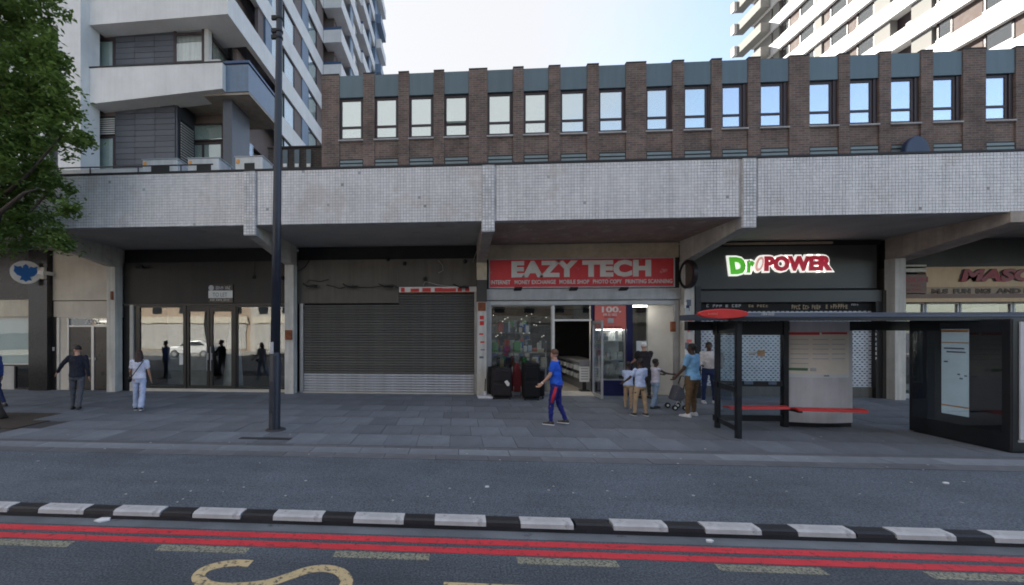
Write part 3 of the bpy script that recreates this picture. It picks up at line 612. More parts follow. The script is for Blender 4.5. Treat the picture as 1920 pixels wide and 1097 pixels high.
# fin and left bay
part('white_fin', MB().prism([(X(126,YT), YT-.5), (X(151,YT-.5), YT-.5), (X(181,YT+.4), YT+.6), (X(126,YT), YT+.6)], 'z', 5, 50), M['tower'], tw)
part('left_wall', B(-42, X(80,YT), YT, YT+1, 5, 50), M['tower'], tw)
fz = [(Z(100,48,YT), 50), (Z(100,175,YT), Z(100,128,YT))]
for z0, z1 in fz: part('left_band', B(X(80,YT), X(126,YT), YT, YT+1, z0, z1), M['tower'], tw)
part('left_infill', B(X(80,YT), X(126,YT), YT+.4, YT+.9, 5, fz[0][0]), M['slate'], tw)
window(tw, X(112,YT), X(126,YT), Z(119,128,YT), Z(119,50,YT), YT+.2, M['frame_brown'], M['glass_t'], rail=Z(119,76,YT), back=M['dark_in'], fw=.09)
# slate panels made of courses of tiles, with windows beside them
def slate_panel(u0, u1, v0, v1, y, rows, cols):
    x0, x1, z0, z1 = RC(u0, v0, u1, v1, y)
    p_ = part('slate_panel', B(x0, x1, y+.05, y+.4, z0, z1), M['coping'], tw)
    cw = (x1-x0)/cols; rh = (z1-z0)/rows
    me = MB().box(.008, cw-.008, 0, .06, .01, rh-.01).mesh('slate_tile')
    for r_ in range(rows):
        for c_ in range(cols): part('slate_tile', me, M['slate'], p_, (x0+c_*cw, y+random.uniform(-.006,.006), z0+r_*rh))
yw = YT+.9
slate_panel(216, 326, 14, 130, yw, 11, 3)
slate_panel(216, 328, 180, 330, yw, 14, 3)
part('window_head', B(X(180,yw), X(217,yw), yw+.02, yw+.3, Z(200,72,yw), Z(200,30,yw)), M['brownpanel'], tw)
window(tw, X(181,yw), X(216,yw), Z(198,130,yw), Z(198,72,yw), yw-.02, M['frame_brown'], M['glass_t'], back=M['blind'], fw=.14, mull=None)
part('window_head', B(X(180,yw), X(217,yw), yw+.02, yw+.3, Z(200,222,yw), Z(200,185,yw)), M['brownpanel'], tw)
lb2 = part('louvre', B(X(182,yw), X(216,yw), yw, yw+.1, Z(198,253,yw), Z(198,218,yw)), M['darkgrill'], tw)
for q in range(8):
    zz = Z(198,252,yw)+q*.113; part('louvre_slat', B(X(183,yw), X(215.5,yw), yw-.03, yw-.002, zz, zz+.055), M['greywall'], lb2)
window(tw, X(181,yw), X(216,yw), Z(198,330,yw), Z(198,255,yw), yw-.02, M['frame_brown'], M['glass_t'], back=M['blind'], fw=.12)
# corner window with curtains
zc0, zc1 = Z(360,120,yw), Z(360,24,yw)
cw_ = window(tw, X(326,yw), X(384,yw), zc0, zc1, yw-.04, M['frame_brown'], M['glass_t'], rail=Z(360,64,yw), fw=.15, mull=None)
part('curtain', B(X(328,yw), X(383,yw), yw+.12, yw+.16, zc0, zc1), M['curtain'], cw_)
part('corner_post', B(X(384,yw), X(392,yw), yw-.04, yw+.25, zc0, zc1), M['greywall'], tw)
xs_ = X(392, yw)-.02
for (ya, yb) in ((yw+.3, yw+2.1), (yw+2.2, yw+3.6), (yw+3.7, yw+4.8)):
    zr = Z(360,64,yw)
    sw = part('side_window', MB().box(xs_-.06, xs_, ya, yb, zc0, zc0+.12).box(xs_-.06, xs_, ya, yb, zr-.09, zr+.09).box(xs_-.06, xs_, ya, yb, zc1-.1, zc1).box(xs_-.06, xs_, ya, ya+.1, zc0, zc1).box(xs_-.06, xs_, yb-.1, yb, zc0, zc1), M['frame_brown'], tw)
    part('pane', B(xs_-.035, xs_-.025, ya+.1, yb-.1, zc0+.12, zc1-.1), M['glass_t'], sw)
    part('curtain', B(xs_-.2, xs_-.16, ya, yb, zc0, zc1), M['curtain'], sw)
part('window_box', B(X(382,YT), X(408,YT), YT+.2, YT+.55, bal_t+.06, bal_t+.3), M['greywall'], tw)
part('recess_wall', B(xs_-2, xs_, yw+4.9, yw+5.1, bal_t-1.4, SB), M['brownpanel'], tw)
# blue balcony
bz0, bz1 = Z(440,172,YT+.3), Z(440,122,YT+.3)
bx0, bx1 = X(420,YT+.3), X(466,YT+.3); by1 = YX(524, bx1)
bb = part('blue_balcony', MB().box(bx0, bx1, YT+.3, YT+.36, bz0, bz1).box(bx1-.06, bx1, YT+.36, by1, bz0, bz1), M['bluepanel'], tw)
part('handrail', MB().box(bx0, bx1+.04, YT+.26, YT+.4, bz1+.08, bz1+.2).box(bx1-.1, bx1+.04, YT+.4, by1, bz1+.08, bz1+.2), M['blue_rail'], bb)
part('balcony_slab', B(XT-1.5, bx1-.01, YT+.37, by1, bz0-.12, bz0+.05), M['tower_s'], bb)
# lower corner under the balconies
zl0 = 6.4; zs0 = Z(417,166,YT)+.02
part('back_wall', B(X(328,yw)-.1, X(424,yw+1.4), yw+1.6, yw+1.9, zl0, zs0), M['brownpanel'], tw)
part('return_wall', B(X(328,yw)-.02, X(328,yw)+.1, yw+.05, yw+1.6, zl0, zs0), M['slate'], tw)
yb2 = yw+1.5
rl = part('side_louvre', B(X(329,yw)+.11, X(329,yw)+.14, yw+.2, yw+1.3, Z(340,305,yw), Z(340,219,yw)), M['darkgrill'], tw)
for q in range(16):
    zz = Z(340,304,yw)+q*.145; part('louvre_slat', B(X(329,yw)+.13, X(329,yw)+.18, yw+.22, yw+1.28, zz, zz+.06), M['greywall'], rl)
window(tw, X(351,yb2), X(419,yb2), Z(385,265,yb2), Z(385,232,yb2), yb2-.05, M['frame_brown'], M['glass_t'], back=M['blind'], fw=.08)
window(tw, X(354,yb2), X(418,yb2), Z(385,330,yb2), Z(385,268,yb2), yb2-.05, M['frame_brown'], M['glass_t'], back=M['blind'], fw=.1, mull=X(381,yb2))
px0, px1 = X(420,yw), X(437,yw)
part('slate_pier', B(px0, px1, yw-.1, YX(468, px1), zl0, zs0), M['slate'], tw)
part('lower_window', B(px1-.2, px1-.1, YX(468,px1), YX(478,px1), zl0, Z(472,282,yw+3)), M['glass_t'], tw)
part('white_post', B(X(486,28), X(501,28), 28, 28.6, 5, Z(490,255,28)), M['tower'], tw)
# side elevation (faces right): bands, infill panels and windows
YE = YX(606, XT)
segs = [('n', 484, 494), ('b', 496, 508), ('w', 508, 520), ('w', 532, 552), ('n', 552, 565), ('b', 565, 576.5), ('w', 577.5, 594), ('n', 594, 606)]
for k_ in range(-2, 8):
    zb, zt = SB+SP*k_, ST+SP*k_
    ya = YT if k_ >= 0 else YX(512, XT)
    if k_ >= 0: part('side_band', B(XT-.3, XT+.003, YT+2.41, YE, zb, zt), M['tower'], tw)
    else: part('side_band', B(XT-.3, XT, ya, YE, zb, zt), M['tower'], tw)
    z1 = zb+SP
    part('side_recess', B(XT-1.1, XT-.9, YT+2.5, YE, zt, z1), M['brownpanel'], tw)
    for kind, ua, ub in segs:
        a, b = YX(ua, XT-.1), YX(ub, XT-.1)
        if k_ < 0 and ub < 525: continue
        if kind == 'n': part('brown_panel', B(XT-.3, XT-.1, a, b, zt+.002, z1-.002), M['brownpanel'], tw)
        elif kind == 'b': part('blue_panel', B(XT-.3, XT-.03, a, b, zt+.002, z1-.002), M['bluepanel'], tw)
        else:
            f_ = .09
            fr_ = part('side_window', MB().box(XT-.16, XT-.08, a, b, zt, zt+f_).box(XT-.16, XT-.08, a, b, z1-f_, z1).box(XT-.16, XT-.08, a, a+f_, zt, z1).box(XT-.16, XT-.08, b-f_, b, zt, z1), M['frame_brown'], tw)
            part('pane', B(XT-.125, XT-.115, a+f_, b-f_, zt+f_, z1-f_), M['glass_t'], fr_)
            part('net_curtain', B(XT-.25, XT-.22, a, b, zt, z1), M['blind'], fr_)
    if k_ >= 1: part('end_wall', B(XT-.9, XT-.05, YX(489,XT), YX(489,XT)+.3, zt, z1), M['teal'], tw)
# rear wings, stepping out to the right
def wing(x0, x1, y0, y1, kmin, kmax, rail=True):
    part('wing_core', B(x0-1, x1-1.0, y0+1.2, y1, 0, 50), M['brownpanel'], tw)
    for k_ in range(kmin, kmax):
        zb, zt = SB+SP*k_, ST+SP*k_
        bnd = part('wing_balcony', B(x0, x1, y0, y1, zb, zt-.15), M['tower'], tw)
        if rail:
            part('handrail', B(x0, x1+.03, y0-.03, y0+.12, zt-.14, zt+.06), M['blue_rail'], bnd)
            part('side_panel', B(x1-.25, x1-.1, y0+3.5, y0+4.6, zt-.12, zb+SP), M['bluepanel'], bnd)
            part('side_pane', B(x1-.3, x1-.2, y0+4.7, y1-.3, zt-.12, zb+SP), M['glass_t'], bnd)
w1 = X(640, YE); wing(XT+.02, w1, YE+.02, YX(677, w1), -3, 9)
y2 = YX(677, w1)+.02; w2 = X(681, y2); wing(w1-1, w2, y2, YX(703, w2), -4, 11)
y3 = YX(703, w2)+.02; w3 = X(713, y3); 
part('end_wing', B(w2-1.5, w3-.6, y3, y3+5, 0, 52), M['bluepanel'], tw)
for k_ in range(2, 12): part('end_balcony', B(w3-1, w3, y3+.5, y3+4, SB+SP*k_+.2, ST+SP*k_), M['bluepanel' if k_ % 2 else 'tower'], tw)

# ------------------------------------------------------------------ right apartment tower
XR = 39.2
rt = thing('apartment_tower', 'sunlit white banded apartment tower with brown infill rising behind the roof at right', 'building', (XR, 40, 0))
YN, YFAR = YX(1990, XR), YX(1414, XR)
part('core', B(XR+.6, XR+16, YN, YFAR, 0, 52), M['rbrown'], rt)
BB = [15.3+3.0*k for k in range(-1, 12)]
rsegs = [('g',1415,1448),('g',1451,1462),('w',1466,1481),('n',1481,1500),('w',1500,1528),('g',1529,1542),('n',1545,1557),('w',1557,1590),('n',1590,1607),('w',1607,1640),('g',1641,1671),('d',1672,1710),('g',1711,1749),('w',1757,1786),('n',1786,1842),('w',1845,1902),('n',1902,1985)]
for zb in BB:
    b_ = part('band', B(XR-.35, XR+.6, YN, YFAR, zb, zb+1.36), M['tower'], rt)
    for kind, ua, ub in rsegs:
        a, b = YX(ub, XR), YX(ua, XR)
        z0, z1 = zb+1.362, zb+2.998
        if kind == 'g': part('grey_panel', B(XR-.1, XR+.6, a, b, z0, z1), M['rgrey'], rt)
        elif kind == 'n': part('brown_panel', B(XR+.02, XR+.6, a, b, z0, z1), M['rbrown'], rt)
        elif kind == 'd': part('dark_recess', B(XR+.5, XR+.6, a, b, z0, z1), M['frame_brown'], rt)
        else:
            f_ = .12
            fr_ = part('window', MB().box(XR-.02, XR+.08, a, b, z0, z0+f_).box(XR-.02, XR+.08, a, b, z1-f_, z1).box(XR-.02, XR+.08, a, a+f_, z0, z1).box(XR-.02, XR+.08, b-f_, b, z0, z1), M['frame_brown'], rt)
            part('pane', B(XR+.02, XR+.04, a+f_, b-f_, z0+f_, z1-f_), M['glass_t'], fr_)
            part('window_sill', B(XR-.12, XR-.03, a, b, z0+.02, z0+.3), M['tower'], fr_)
    eb = part('end_balcony', MB().box(XR-1.5, XR-.36, YX(1450,XR), YFAR+1.6, zb+.1, zb+1.2), M['rgrey'], rt)
    part('balcony_front', B(XR-1.9, XR-1.5, YFAR+1.0, YFAR+1.62, zb+.05, zb+1.25), M['tower'], eb)

# ------------------------------------------------------------------ roof plant on the canopy
ya_ = 12.3
rp = thing('roof_kerb', 'low white roof kerb with a thin dark rail along the canopy top at left', 'parapet', (X(180,ya_), ya_, 6.45))
part('kerb_wall', B(-20, X(268,ya_), ya_, ya_+.2, 6.4, Z(190,317,ya_)), M['tower'], rp)
part('top_rail', MB().tube([(-20, ya_-.02, Z(190,313,ya_)), (X(400,ya_), ya_-.02, Z(190,313,ya_)-.02)], .022, 6), M['rail'], rp)
for u in (110, 170, 260, 340): part('rail_post', MB().tube([(X(u,ya_), ya_-.02, 6.4), (X(u,ya_), ya_-.02, Z(190,313,ya_))], .018, 6), M['rail'], rp)
for i, (u0, u1, v0, lab) in enumerate(((267,332,299,'flat grey air conditioning unit farthest left on the canopy roof'), (352,410,297,'grey air conditioning unit in the middle of the three on the canopy roof'), (441,492,294,'pinkish white air conditioning unit beside the lamp post on the canopy roof'))):
    y_ = 12.7; x0, x1 = X(u0,y_), X(u1,y_); zt = Z((u0+u1)/2, v0, y_)
    a = thing('air_conditioner', lab, 'air conditioner', ((x0+x1)/2, y_, 6.45), 'air conditioners on the canopy roof')
    part('casing', B(x0, x1, y_, y_+.75, 6.5, zt), M['ac'], a, bev=.02)
    part('hood', MB().prism([(x1-.01, 6.75), (x1+.28, 6.6), (x1+.28, 6.5), (x1-.01, 6.5)] if i else [(x1-.01, zt-.05), (x1+.2, 6.7), (x1+.2, 6.5), (x1-.01, 6.5)], 'y', y_+.05, y_+.7), M['ac_top'], a)
    part('lid', B(x0-.02, x1+.03, y_-.02, y_+.77, zt+.001, zt+.025), M['ac_top'], a)
    part('grille', B(x0+.3, x1-.25, y_-.012, y_+.02, 6.7, zt-.2), M['darkgrill'], a)
    part('valve_cover', B(x0+.05, x0+.14, y_-.03, y_+.02, zt-.2, zt-.08), M['orange'], a)

# ------------------------------------------------------------------ shops
YB = YS+.02
def rect(u0, v0, u1, v1, y, d=.06):
    x0, x1, z0, z1 = RC(u0, v0, u1, v1, y); return MB().box(x0, x1, y, y+d, z0, z1)
def shell(t, x0, x1, depth, wall, floor, z1=5.27):
    part('back_wall', B(x0, x1, YS+depth, YS+depth+.15, GZ-.1, z1), wall, t)
    part('side_wall', B(x0-.02, x0+.1, YS+.13, YS+depth, GZ-.1, z1), wall, t)
    part('side_wall', B(x1-.1, x1+.02, YS+.13, YS+depth, GZ-.1, z1), wall, t)
    part('ceiling', B(x0+.1, x1-.1, YS+.13, YS+depth, 3.4, 3.5), M['offwhite'], t)
    part('floor', B(x0+.1, x1-.1, YS+.1, YS+depth, GZ-.1, GZ+.02), floor, t)
def framed(t, x0, x1, z0, z1, fm, gm, fw=.05, y=YB, name='glazing'):
    o = part(name, MB().box(x0, x1, y, y+.08, z0, z0+fw).box(x0, x1, y, y+.08, z1-fw, z1).box(x0, x0+fw, y, y+.08, z0+fw, z1-fw).box(x1-fw, x1, y, y+.08, z0+fw, z1-fw), fm, t)
    part('pane', B(x0+fw, x1-fw, y+.035, y+.045, z0+fw, z1-fw), gm, o)
    return o
gz = lambda u, v: Z(u, v, YS)
gx = lambda u: X(u, YS)

# --- bank at the far left
t = thing('bank_front', 'dark bank shopfront with pale blind and polished pillar at the far left', 'shop', (gx(30), YS, GZ))
part('fascia_panel', B(-24, gx(61), YB, YB+.2, gz(30,561), 5.27), M['darkpanel'], t)
part('edge_trim', B(gx(59.5), gx(62), YB-.02, YB+.2, gz(60,561), gz(60,505)), M['cream'], t)
part('cream_panel', B(-24, gx(61.5), YB-.01, YB+.2, gz(30,594), gz(30,562.5)), M['cream'], t)
part('pillar', B(gx(62.5), gx(97), YS-.18, YB+.2, GZ, 5.27), M['polished'], t)
part('black_reveal', B(gx(97), gx(106), YB, YB+.2, GZ, gz(100,594)), M['frame_black'], t)
part('intercom', B(gx(98.5), gx(101.5), YB-.03, YB, gz(100,658), gz(100,651)), M['pale_txt'], t)
fr = framed(t, -24, gx(62), gz(30,684), gz(30,595), M['offwhite'], M['glass'])
part('blind', B(-23.9, gx(60), YB+.1, YB+.12, gz(30,684), gz(30,595)), M['blind'], fr)
part('base_panel', B(-24, gx(25), YB, YB+.12, GZ, gz(10,686)), M['greywall'], t)
fr = framed(t, gx(25.5), gx(62), GZ, gz(40,685), M['frame_black'], M['glass'])
part('stool', MB().tube([(gx(41), YS+.6, GZ+.02), (gx(41), YS+.6, gz(41,705))], .03, 8).box(gx(32), gx(52), YS+.5, YS+.75, gz(41,707), gz(41,704)), M['pale_txt'], t)
shell(t, -24, gx(98), 4, M['dark_in'], M['floor_in'])
# --- stone fronted doorway
t = thing('stone_doorway', 'beige stone fronted entrance with double dark doors in grey frame', 'entrance', (gx(165), YS, GZ))
part('stone_panel', B(gx(98), -12.28, YB, YB+.25, gz(165,563), 5.27), M['beige'], t)
part('lintel_panel', B(gx(99), -12.28, YB+.01, YB+.25, gz(165,595), gz(165,564.5)), M['beige'], t)
part('side_panel', B(gx(106), gx(126), YB+.02, YB+.2, GZ, gz(115,595.5)), M['beige'], t)
part('grey_jamb', B(gx(106.3), gx(111), YB-.02, YB+.02, GZ, gz(110,595.5)), M['alu'], t)
part('door_frame', MB().box(gx(125), gx(128), YB, YB+.1, GZ, gz(170,597)).box(gx(217), gx(220), YB, YB+.1, GZ, gz(170,597)).box(gx(128), gx(217), YB, YB+.1, gz(170,613), gz(170,610)).box(gx(170), gx(175), YB, YB+.1, GZ, gz(170,613)).box(gx(128), gx(217), YB, YB+.1, gz(170,597), gz(170,595.5)), M['alu'], t)
for a, b in ((128.3, 169.7), (175.3, 216.7)):
    d = part('door_leaf', B(gx(a), gx(b), YB+.03, YB+.08, GZ+.02, gz(170,613.3)), M['darkpanel'], t)
    hx = gx(b-3 if a < 150 else a+2)
    part('handle', MB().tube([(hx, YB+.0, gz(170,672)), (hx+.0, YB-.02, gz(170,676))], .015, 6).box(hx-.03, hx+.03, YB+.01, YB+.03, gz(170,675), gz(170,671)), M['steel'], d)
tr = part('transom_pane', B(gx(128.3), gx(216.7), YB+.04, YB+.05, gz(170,609.8), gz(170,597.3)), M['glass'], t)
part('number_lettering', text_mesh('AK51', (gx(158), gx(184), gz(170,607), gz(170,600)), YB+.02, .01, .01), M['white'], tr)
part('light_strip', B(gx(185), gx(217), YB+.012, YB+.03, gz(200,604), gz(200,601)), M['glow_white'], tr)
part('right_jamb', B(gx(220), -12.28, YB+.02, YB+.2, GZ, gz(225,595.5)), M['frame_black'], t)
part('door_lobby', B(gx(106), -12.2, YB+.5, YB+.7, GZ, 3.4), M['dark_in'], t)
part('bulkhead_lamp', MB().ball((gx(200), YS-.5, 4.85), .1, .1, .08), M['frame_black'], t, smooth=True)
# --- vacant black shop
t = thing('vacant_shop', 'vacant black fronted shop with bare windows and a sheet hanging inside', 'shop', (gx(395), YS, GZ))
a0, a1 = -12.2, -5.94
part('fascia_panel', B(a0, a1, YB, YB+.2, gz(390,569), gz(390,491)), M['black'], t)
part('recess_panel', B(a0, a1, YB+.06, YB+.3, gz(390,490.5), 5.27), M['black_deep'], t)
part('head_trim', B(a0, a1, YB-.03, YB+.12, gz(390,572.5), gz(390,569.5)), M['greybrown'], t)
part('sill_stone', B(a0+.3, a1, YB-.08, YB+.12, GZ-.02, gz(390,729)), M['beige'], t)
part('end_post', B(a0, gx(258), YB, YB+.12, GZ, gz(250,573)), M['frame_black'], t)
part('white_jamb', B(gx(245), gx(251), YS-.05, YB, GZ, gz(250,572)), M['col_white'], t)
zA, zB = gz(390,728.8), gz(390,572.8)
framed(t, gx(258), gx(346), zA, zB, M['frame_black'], M['glass'], .07)
for u0, u1 in ((349, 392), (393, 438)):
    d = framed(t, gx(u0), gx(u1), zA, gz(390,579), M['frame_black'], M['glass'], .10, name='door_leaf')
    hu = 389 if u0 < 360 else 396
    part('pull_handle', MB().tube([(gx(hu), YB-.06, gz(390,695)), (gx(hu), YB-.06, gz(390,650))], .014, 6), M['steel'], d)
    part('lock_plate', B(gx(hu)-.03, gx(hu)+.03, YB-.012, YB, gz(390,675), gz(390,662)), M['steel'], d)
part('door_head', B(gx(346), gx(440), YB, YB+.1, gz(390,578.8), zB), M['frame_black'], t)
for u in (347.3, 440.6): part('mullion', B(gx(u-1.6), gx(u+1.6), YB-.03, YB+.1, zA, zB), M['frame_black'], t)
framed(t, gx(442), gx(541), zA, zB, M['frame_black'], M['glass'], .06)
part('notice', B(gx(335), gx(344), YB+.02, YB+.03, gz(340,684), gz(340,664)), M['white'], t)
cl = MB(); rows_ = []
for i in range(14):
    f_ = i/13; z_ = zB-.25-(zB-zA-.3)*f_; wd = .10+.23*f_**.7; ring = []
    for q in range(14):
        an = 2*math.pi*q/14; rr_ = 1+.22*math.sin(q*3.1+i*.15)
        ring.append((gx(424)-.05*f_+wd*rr_*math.cos(an), YS+.55+.09*rr_*math.sin(an), z_))
    rows_.append(ring)
part('hanging_sheet', cl.loft(rows_), M['white'], t, smooth=True)
part('inner_partition', B(gx(258), gx(350), YS+1.6, YS+1.7, GZ, 3.3), M['greywall'], t)
shell(t, a0, a1, 5, M['greybrown'], M['floor_in'])
# --- shuttered shop
t = thing('shuttered_shop', 'closed shop with grey roller shutter under a bare brown fascia', 'shop', (gx(728), YS, GZ))
a0, a1 = -5.64, .72
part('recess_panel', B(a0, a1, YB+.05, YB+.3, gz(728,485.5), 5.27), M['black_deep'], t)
part('fascia_panel', B(a0, gx(747.5), YB, YB+.25, gz(650,568.5), gz(728,486)), M['greybrown'], t)
part('fascia_panel', B(gx(747.7), a1, YB, YB+.25, gz(820,537.5), gz(728,486)), M['greybrown'], t)
so = part('old_sign_strip', B(gx(748.5), a1, YB-.05, YB+.03, gz(820,547.5), gz(820,538)), M['sign_white'], t)
for u0, u1 in ((752,759),(770,786),(792,808),(815,829),(829,855),(858,866),(872,880)):
    part('red_lettering', B(gx(u0), gx(u1), YB-.057, YB-.05, gz(820,547), gz(820,random.uniform(539,541))), M['red'], so)
part('rust_strip', B(gx(748.5), a1, YB-.03, YB+.02, gz(820,549.8), gz(820,547.7)), M['rust'], t)
for u0, u1 in ((562, 568.5), (889.5, 894)): part('guide_rail', B(gx(u0), gx(u1), YB-.04, YB+.12, GZ, gz(600,548 if u0 > 700 else 569)), M['steel'], t, bev=.01)
sx0, sx1 = gx(569), gx(889); slh = .0905; zz = GZ+.04; kk = 0; zsplit = gz(728,703)
prof = lambda z: [(YB+.045, z), (YB+.02, z+.012), (YB+.006, z+slh*.45), (YB+.016, z+slh*.78), (YB+.055, z+slh*.84), (YB+.065, z+slh*.99), (YB+.07, z+slh*.99), (YB+.07, z)]
sl_a = MB().prism(prof(0), 'x', sx0, sx1).mesh('shutter_slat'); sl_b = MB().prism(prof(0), 'x', gx(748), sx1).mesh('shutter_slat')
ztop = gz(728, 569)
while zz+slh < gz(820, 549):
    me = sl_a if zz+slh < ztop else sl_b
    o = bpy.data.objects.new('shutter_slat', me)
    if not me.materials: me.materials.append(M['shutter'])
    C.objects.link(o); o.parent = t; o.location = Vector((0, random.uniform(-.002,.002), zz))-WL[t.name]
    o.material_slots[0].link = 'OBJECT'; o.material_slots[0].material = M['shutter_l'] if zz+slh*.5 < zsplit else M['shutter']
    zz += slh; kk += 1
part('bottom_bar', B(sx0, sx1, YB+.0, YB+.07, GZ+.0, GZ+.038), M['steel'], t)
part('threshold', B(sx0, sx1, YB-.1, YB+.0, GZ-.02, GZ+.02), M['beige'], t)
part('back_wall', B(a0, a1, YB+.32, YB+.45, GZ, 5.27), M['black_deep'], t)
def lamp(u, v, parent_label, i):
    x, z = P(u, v, YS-.12)
    l_ = thing('floodlight', parent_label, 'floodlight', (x, YS, z), 'small floodlights and cables on the shuttered shop fascia')
    part('bracket', B(x-.05, x+.05, YS-.06, YB, z-.03, z+.05), M['frame_black'], l_)
    part('lamp_body', MB().prism([(YS-.07, z+.03), (YS-.22, z-.0), (YS-.25, z-.06), (YS-.08, z-.04)], 'x', x-.17, x+.17), M['frame_black'], l_, bev=.01)
    part('tube', MB().tube([(x-.17, YS-.14, z-.0), (x-.3, YS-.1, z+.06), (x-.36, YS-.02, z+.1)], .018, 6), M['cable'], l_)
for i, (u, v, nm) in enumerate(((585,536,'small black floodlight at left end of bare brown fascia'), (661,537,'small black floodlight in middle of bare brown fascia'), (729,537,'flat black floodlight just left of red and white sign strip'), (870,538,'small black floodlight above right end of red and white strip'))): lamp(u, v, nm, i)
def cable(pts, m, label, r=.011):
    pw = []
    for u, v in pts: x, z = P(u, v, YS-.02); pw.append((x, YS-.02, z))
    solo('cable', MB().tube(pw, r, 5), m, label, 'cable', smooth=True)
cable([(580,488),(572,500),(560,508),(550,508),(543,500),(538,484)], M['cable'], 'black cable drooping across the column left of the shutter', .014)
cable([(575,530),(580,525),(600,528),(616,524)], M['cable'], 'thin black cable by the leftmost floodlight')
cable([(612,534),(625,537),(636,541),(648,538)], M['cable'], 'thin black cable between left and middle floodlights')
cable([(672,539),(695,539),(718,536),(737,534),(746,540)], M['cable'], 'thin black cable running right from the middle floodlight')
cable([(793,537),(797,528),(806,530),(820,534),(845,537),(868,537)], M['cable_l'], 'pale cable looping above the red and white strip')
cable([(822,488),(830,498),(831,507),(822,512)], M['cable_l'], 'short pale cable hanging high on the bare fascia')
cable([(894,470),(890,482),(886,492)], M['cable_l'], 'pale cable end beside the column of the red sign shop')
for i, (u, v, nm) in enumerate(((727,486,'black junction knob under the dark recess, left of two'), (758,494,'black junction knob under the dark recess, right of two'), (797,523,'black round knob above the pale cable'), (872,490,'dark round knob near the top right of the bare fascia'), (476,519,'black round fitting on vacant shop fascia left of lamp post'), (530,521,'black round fitting on vacant shop fascia right of lamp post'))):
    x, z = P(u, v, YS-.05)
    solo('junction_box', MB().ball((x, YS-.03, z), .065, .06, .075), M['cable'], nm, 'junction box', smooth=True)
cable([(476,490),(476,500),(476,517)], M['cable'], 'thin black cable dropping to the fitting left of the lamp post', .008)
x, z = P(258, 500, YS-.3)
cm = thing('camera_housing', 'small black security camera under the beam at the left end of vacant shop', 'camera', (x, YS-.2, z))
part('housing', MB().tube([(x-.1, YS-.25, z), (x+.12, YS-.2, z+.01)], .06, 10), M['frame_black'], cm); part('mount', MB().tube([(x, YS-.2, z), (x, YS+.02, z+.02)], .025, 8), M['frame_black'], cm)
# to let board
x0, x1, z0, z1 = RC(391, 534, 436, 567, YS-.03)
tb = thing('to_let_board', 'small white TO LET board fixed on the black fascia', 'sign', ((x0+x1)/2, YS, z0))
part('board', B(x0, x1, YS-.03, YB, z0, z1), M['darkpanel'], tb)
part('white_band', B(x0+.0, x1, YS-.036, YS-.03, gz(413,559), gz(413,545)), M['white'], tb)
part('lettering', text_mesh('TO LET', (gx(400), gx(427), gz(413,556.5), gz(413,549)), YS-.038, .004, .0), M['grey_txt'], tb)
part('lettering', marks(404.5, 537, 434, 543, YS-.036, (6, 4)), M['pale_txt'], tb, kind='stuff')
part('agent_emblem', MB().disc(gx(397), gz(413,540), YS-.036, YS-.03, .1, 18), M['pale_txt'], tb)
part('lettering', marks(394, 560.3, 433, 564, YS-.036, (3, 4, 4)), M['pale_txt'], tb)
# round bank sign (projects from the wall)
cx, cz_ = X(49, YS-.45), Z(49, 511, YS-.45); rd = .42
rs = thing('round_sign', 'round white projecting sign with blue spread-winged eagle emblem', 'sign', (cx, YS, cz_-rd))
rot = R(62)
def turn(me_or_mb, c):
    mb = me_or_mb; o_ = []
    for x_, y_, z_ in mb.v:
        dx, dy = x_-c[0], y_-c[1]; o_.append((c[0]+dx*math.cos(rot)-dy*math.sin(rot), c[1]+dx*math.sin(rot)+dy*math.cos(rot), z_))
    mb.v = o_; return mb
rot = R(40)
pc = (cx, YS-.45)
part('disc', turn(MB().disc(cx, cz_, YS-.51, YS-.39, rd, 36), pc), M['white'], rs, bev=.01)
eagle = [(0,-.30),(.06,-.24),(.14,-.25),(.10,-.14),(.20,-.10),(.28,.02),(.26,.12),(.28,.20),(.18,.16),(.12,.19),(.07,.12),(.06,.2),(0,.26),(-.06,.2),(-.07,.12),(-.12,.19),(-.18,.16),(-.28,.20),(-.26,.12),(-.28,.02),(-.20,-.10),(-.10,-.14),(-.14,-.25),(-.06,-.24)]
part('eagle_emblem', turn(MB().prism([(cx+a*1.12, cz_+b*1.15) for a, b in eagle], 'y', YS-.53, YS-.505), pc), M['blue'], rs)
part('bracket', B(cx+.38, cx+.6, YS-.4, YB, cz_-.06, cz_+.06), M['white'], rs)
solo('alarm_box', rect(75, 501, 82.5, 523, YS-.3, .1), M['offwhite'], 'small pale alarm box on dark pillar beside the round sign', 'alarm box', bev=.01)
# --- red sign shop
t = thing('phone_shop', 'open phone and luggage shop with glass front, grey shutter box and cream wall', 'shop', (gx(1090), YS, GZ))
a0, a1 = 1.02, 7.48
part('cream_band', B(a0, a1, YB, YB+.3, gz(1090,484), 5.27), M['mason' if 0 else 'col_cream'], t)
part('sign_backing', B(a0, a1, YB+.02, YB+.3, gz(1090,541), gz(1090,484.2)), M['col_dark'], t)
part('shutter_box', B(a0, a1-.02, YS-.16, YB+.1, gz(1090,563), gz(1090,541.5)), M['steel'], t, bev=.02)
part('shutter_edge', B(a0+.1, a1-.12, YS-.06, YB+.05, gz(1090,572), gz(1090,563.5)), M['alu'], t, bev=.01)
for u0, u1 in ((912, 919.5), (1262, 1271)): part('guide_rail', B(gx(u0), gx(u1), YS-.08, YB+.1, GZ, gz(1090,563.5)), M['steel'], t, bev=.01)
zA, zB = GZ+.06, gz(1090,571.8)
part('plinth', B(gx(920), gx(1040), YB-.02, YB+.15, GZ-.02, zA), M['steel'], t)
part('door_step', MB().box(gx(1040), gx(1112), YB-.25, YB+.2, GZ-.02, GZ+.055).box(gx(1040), gx(1112), YB-.1, YB+.2, GZ+.055, GZ+.11), M['beige'], t)
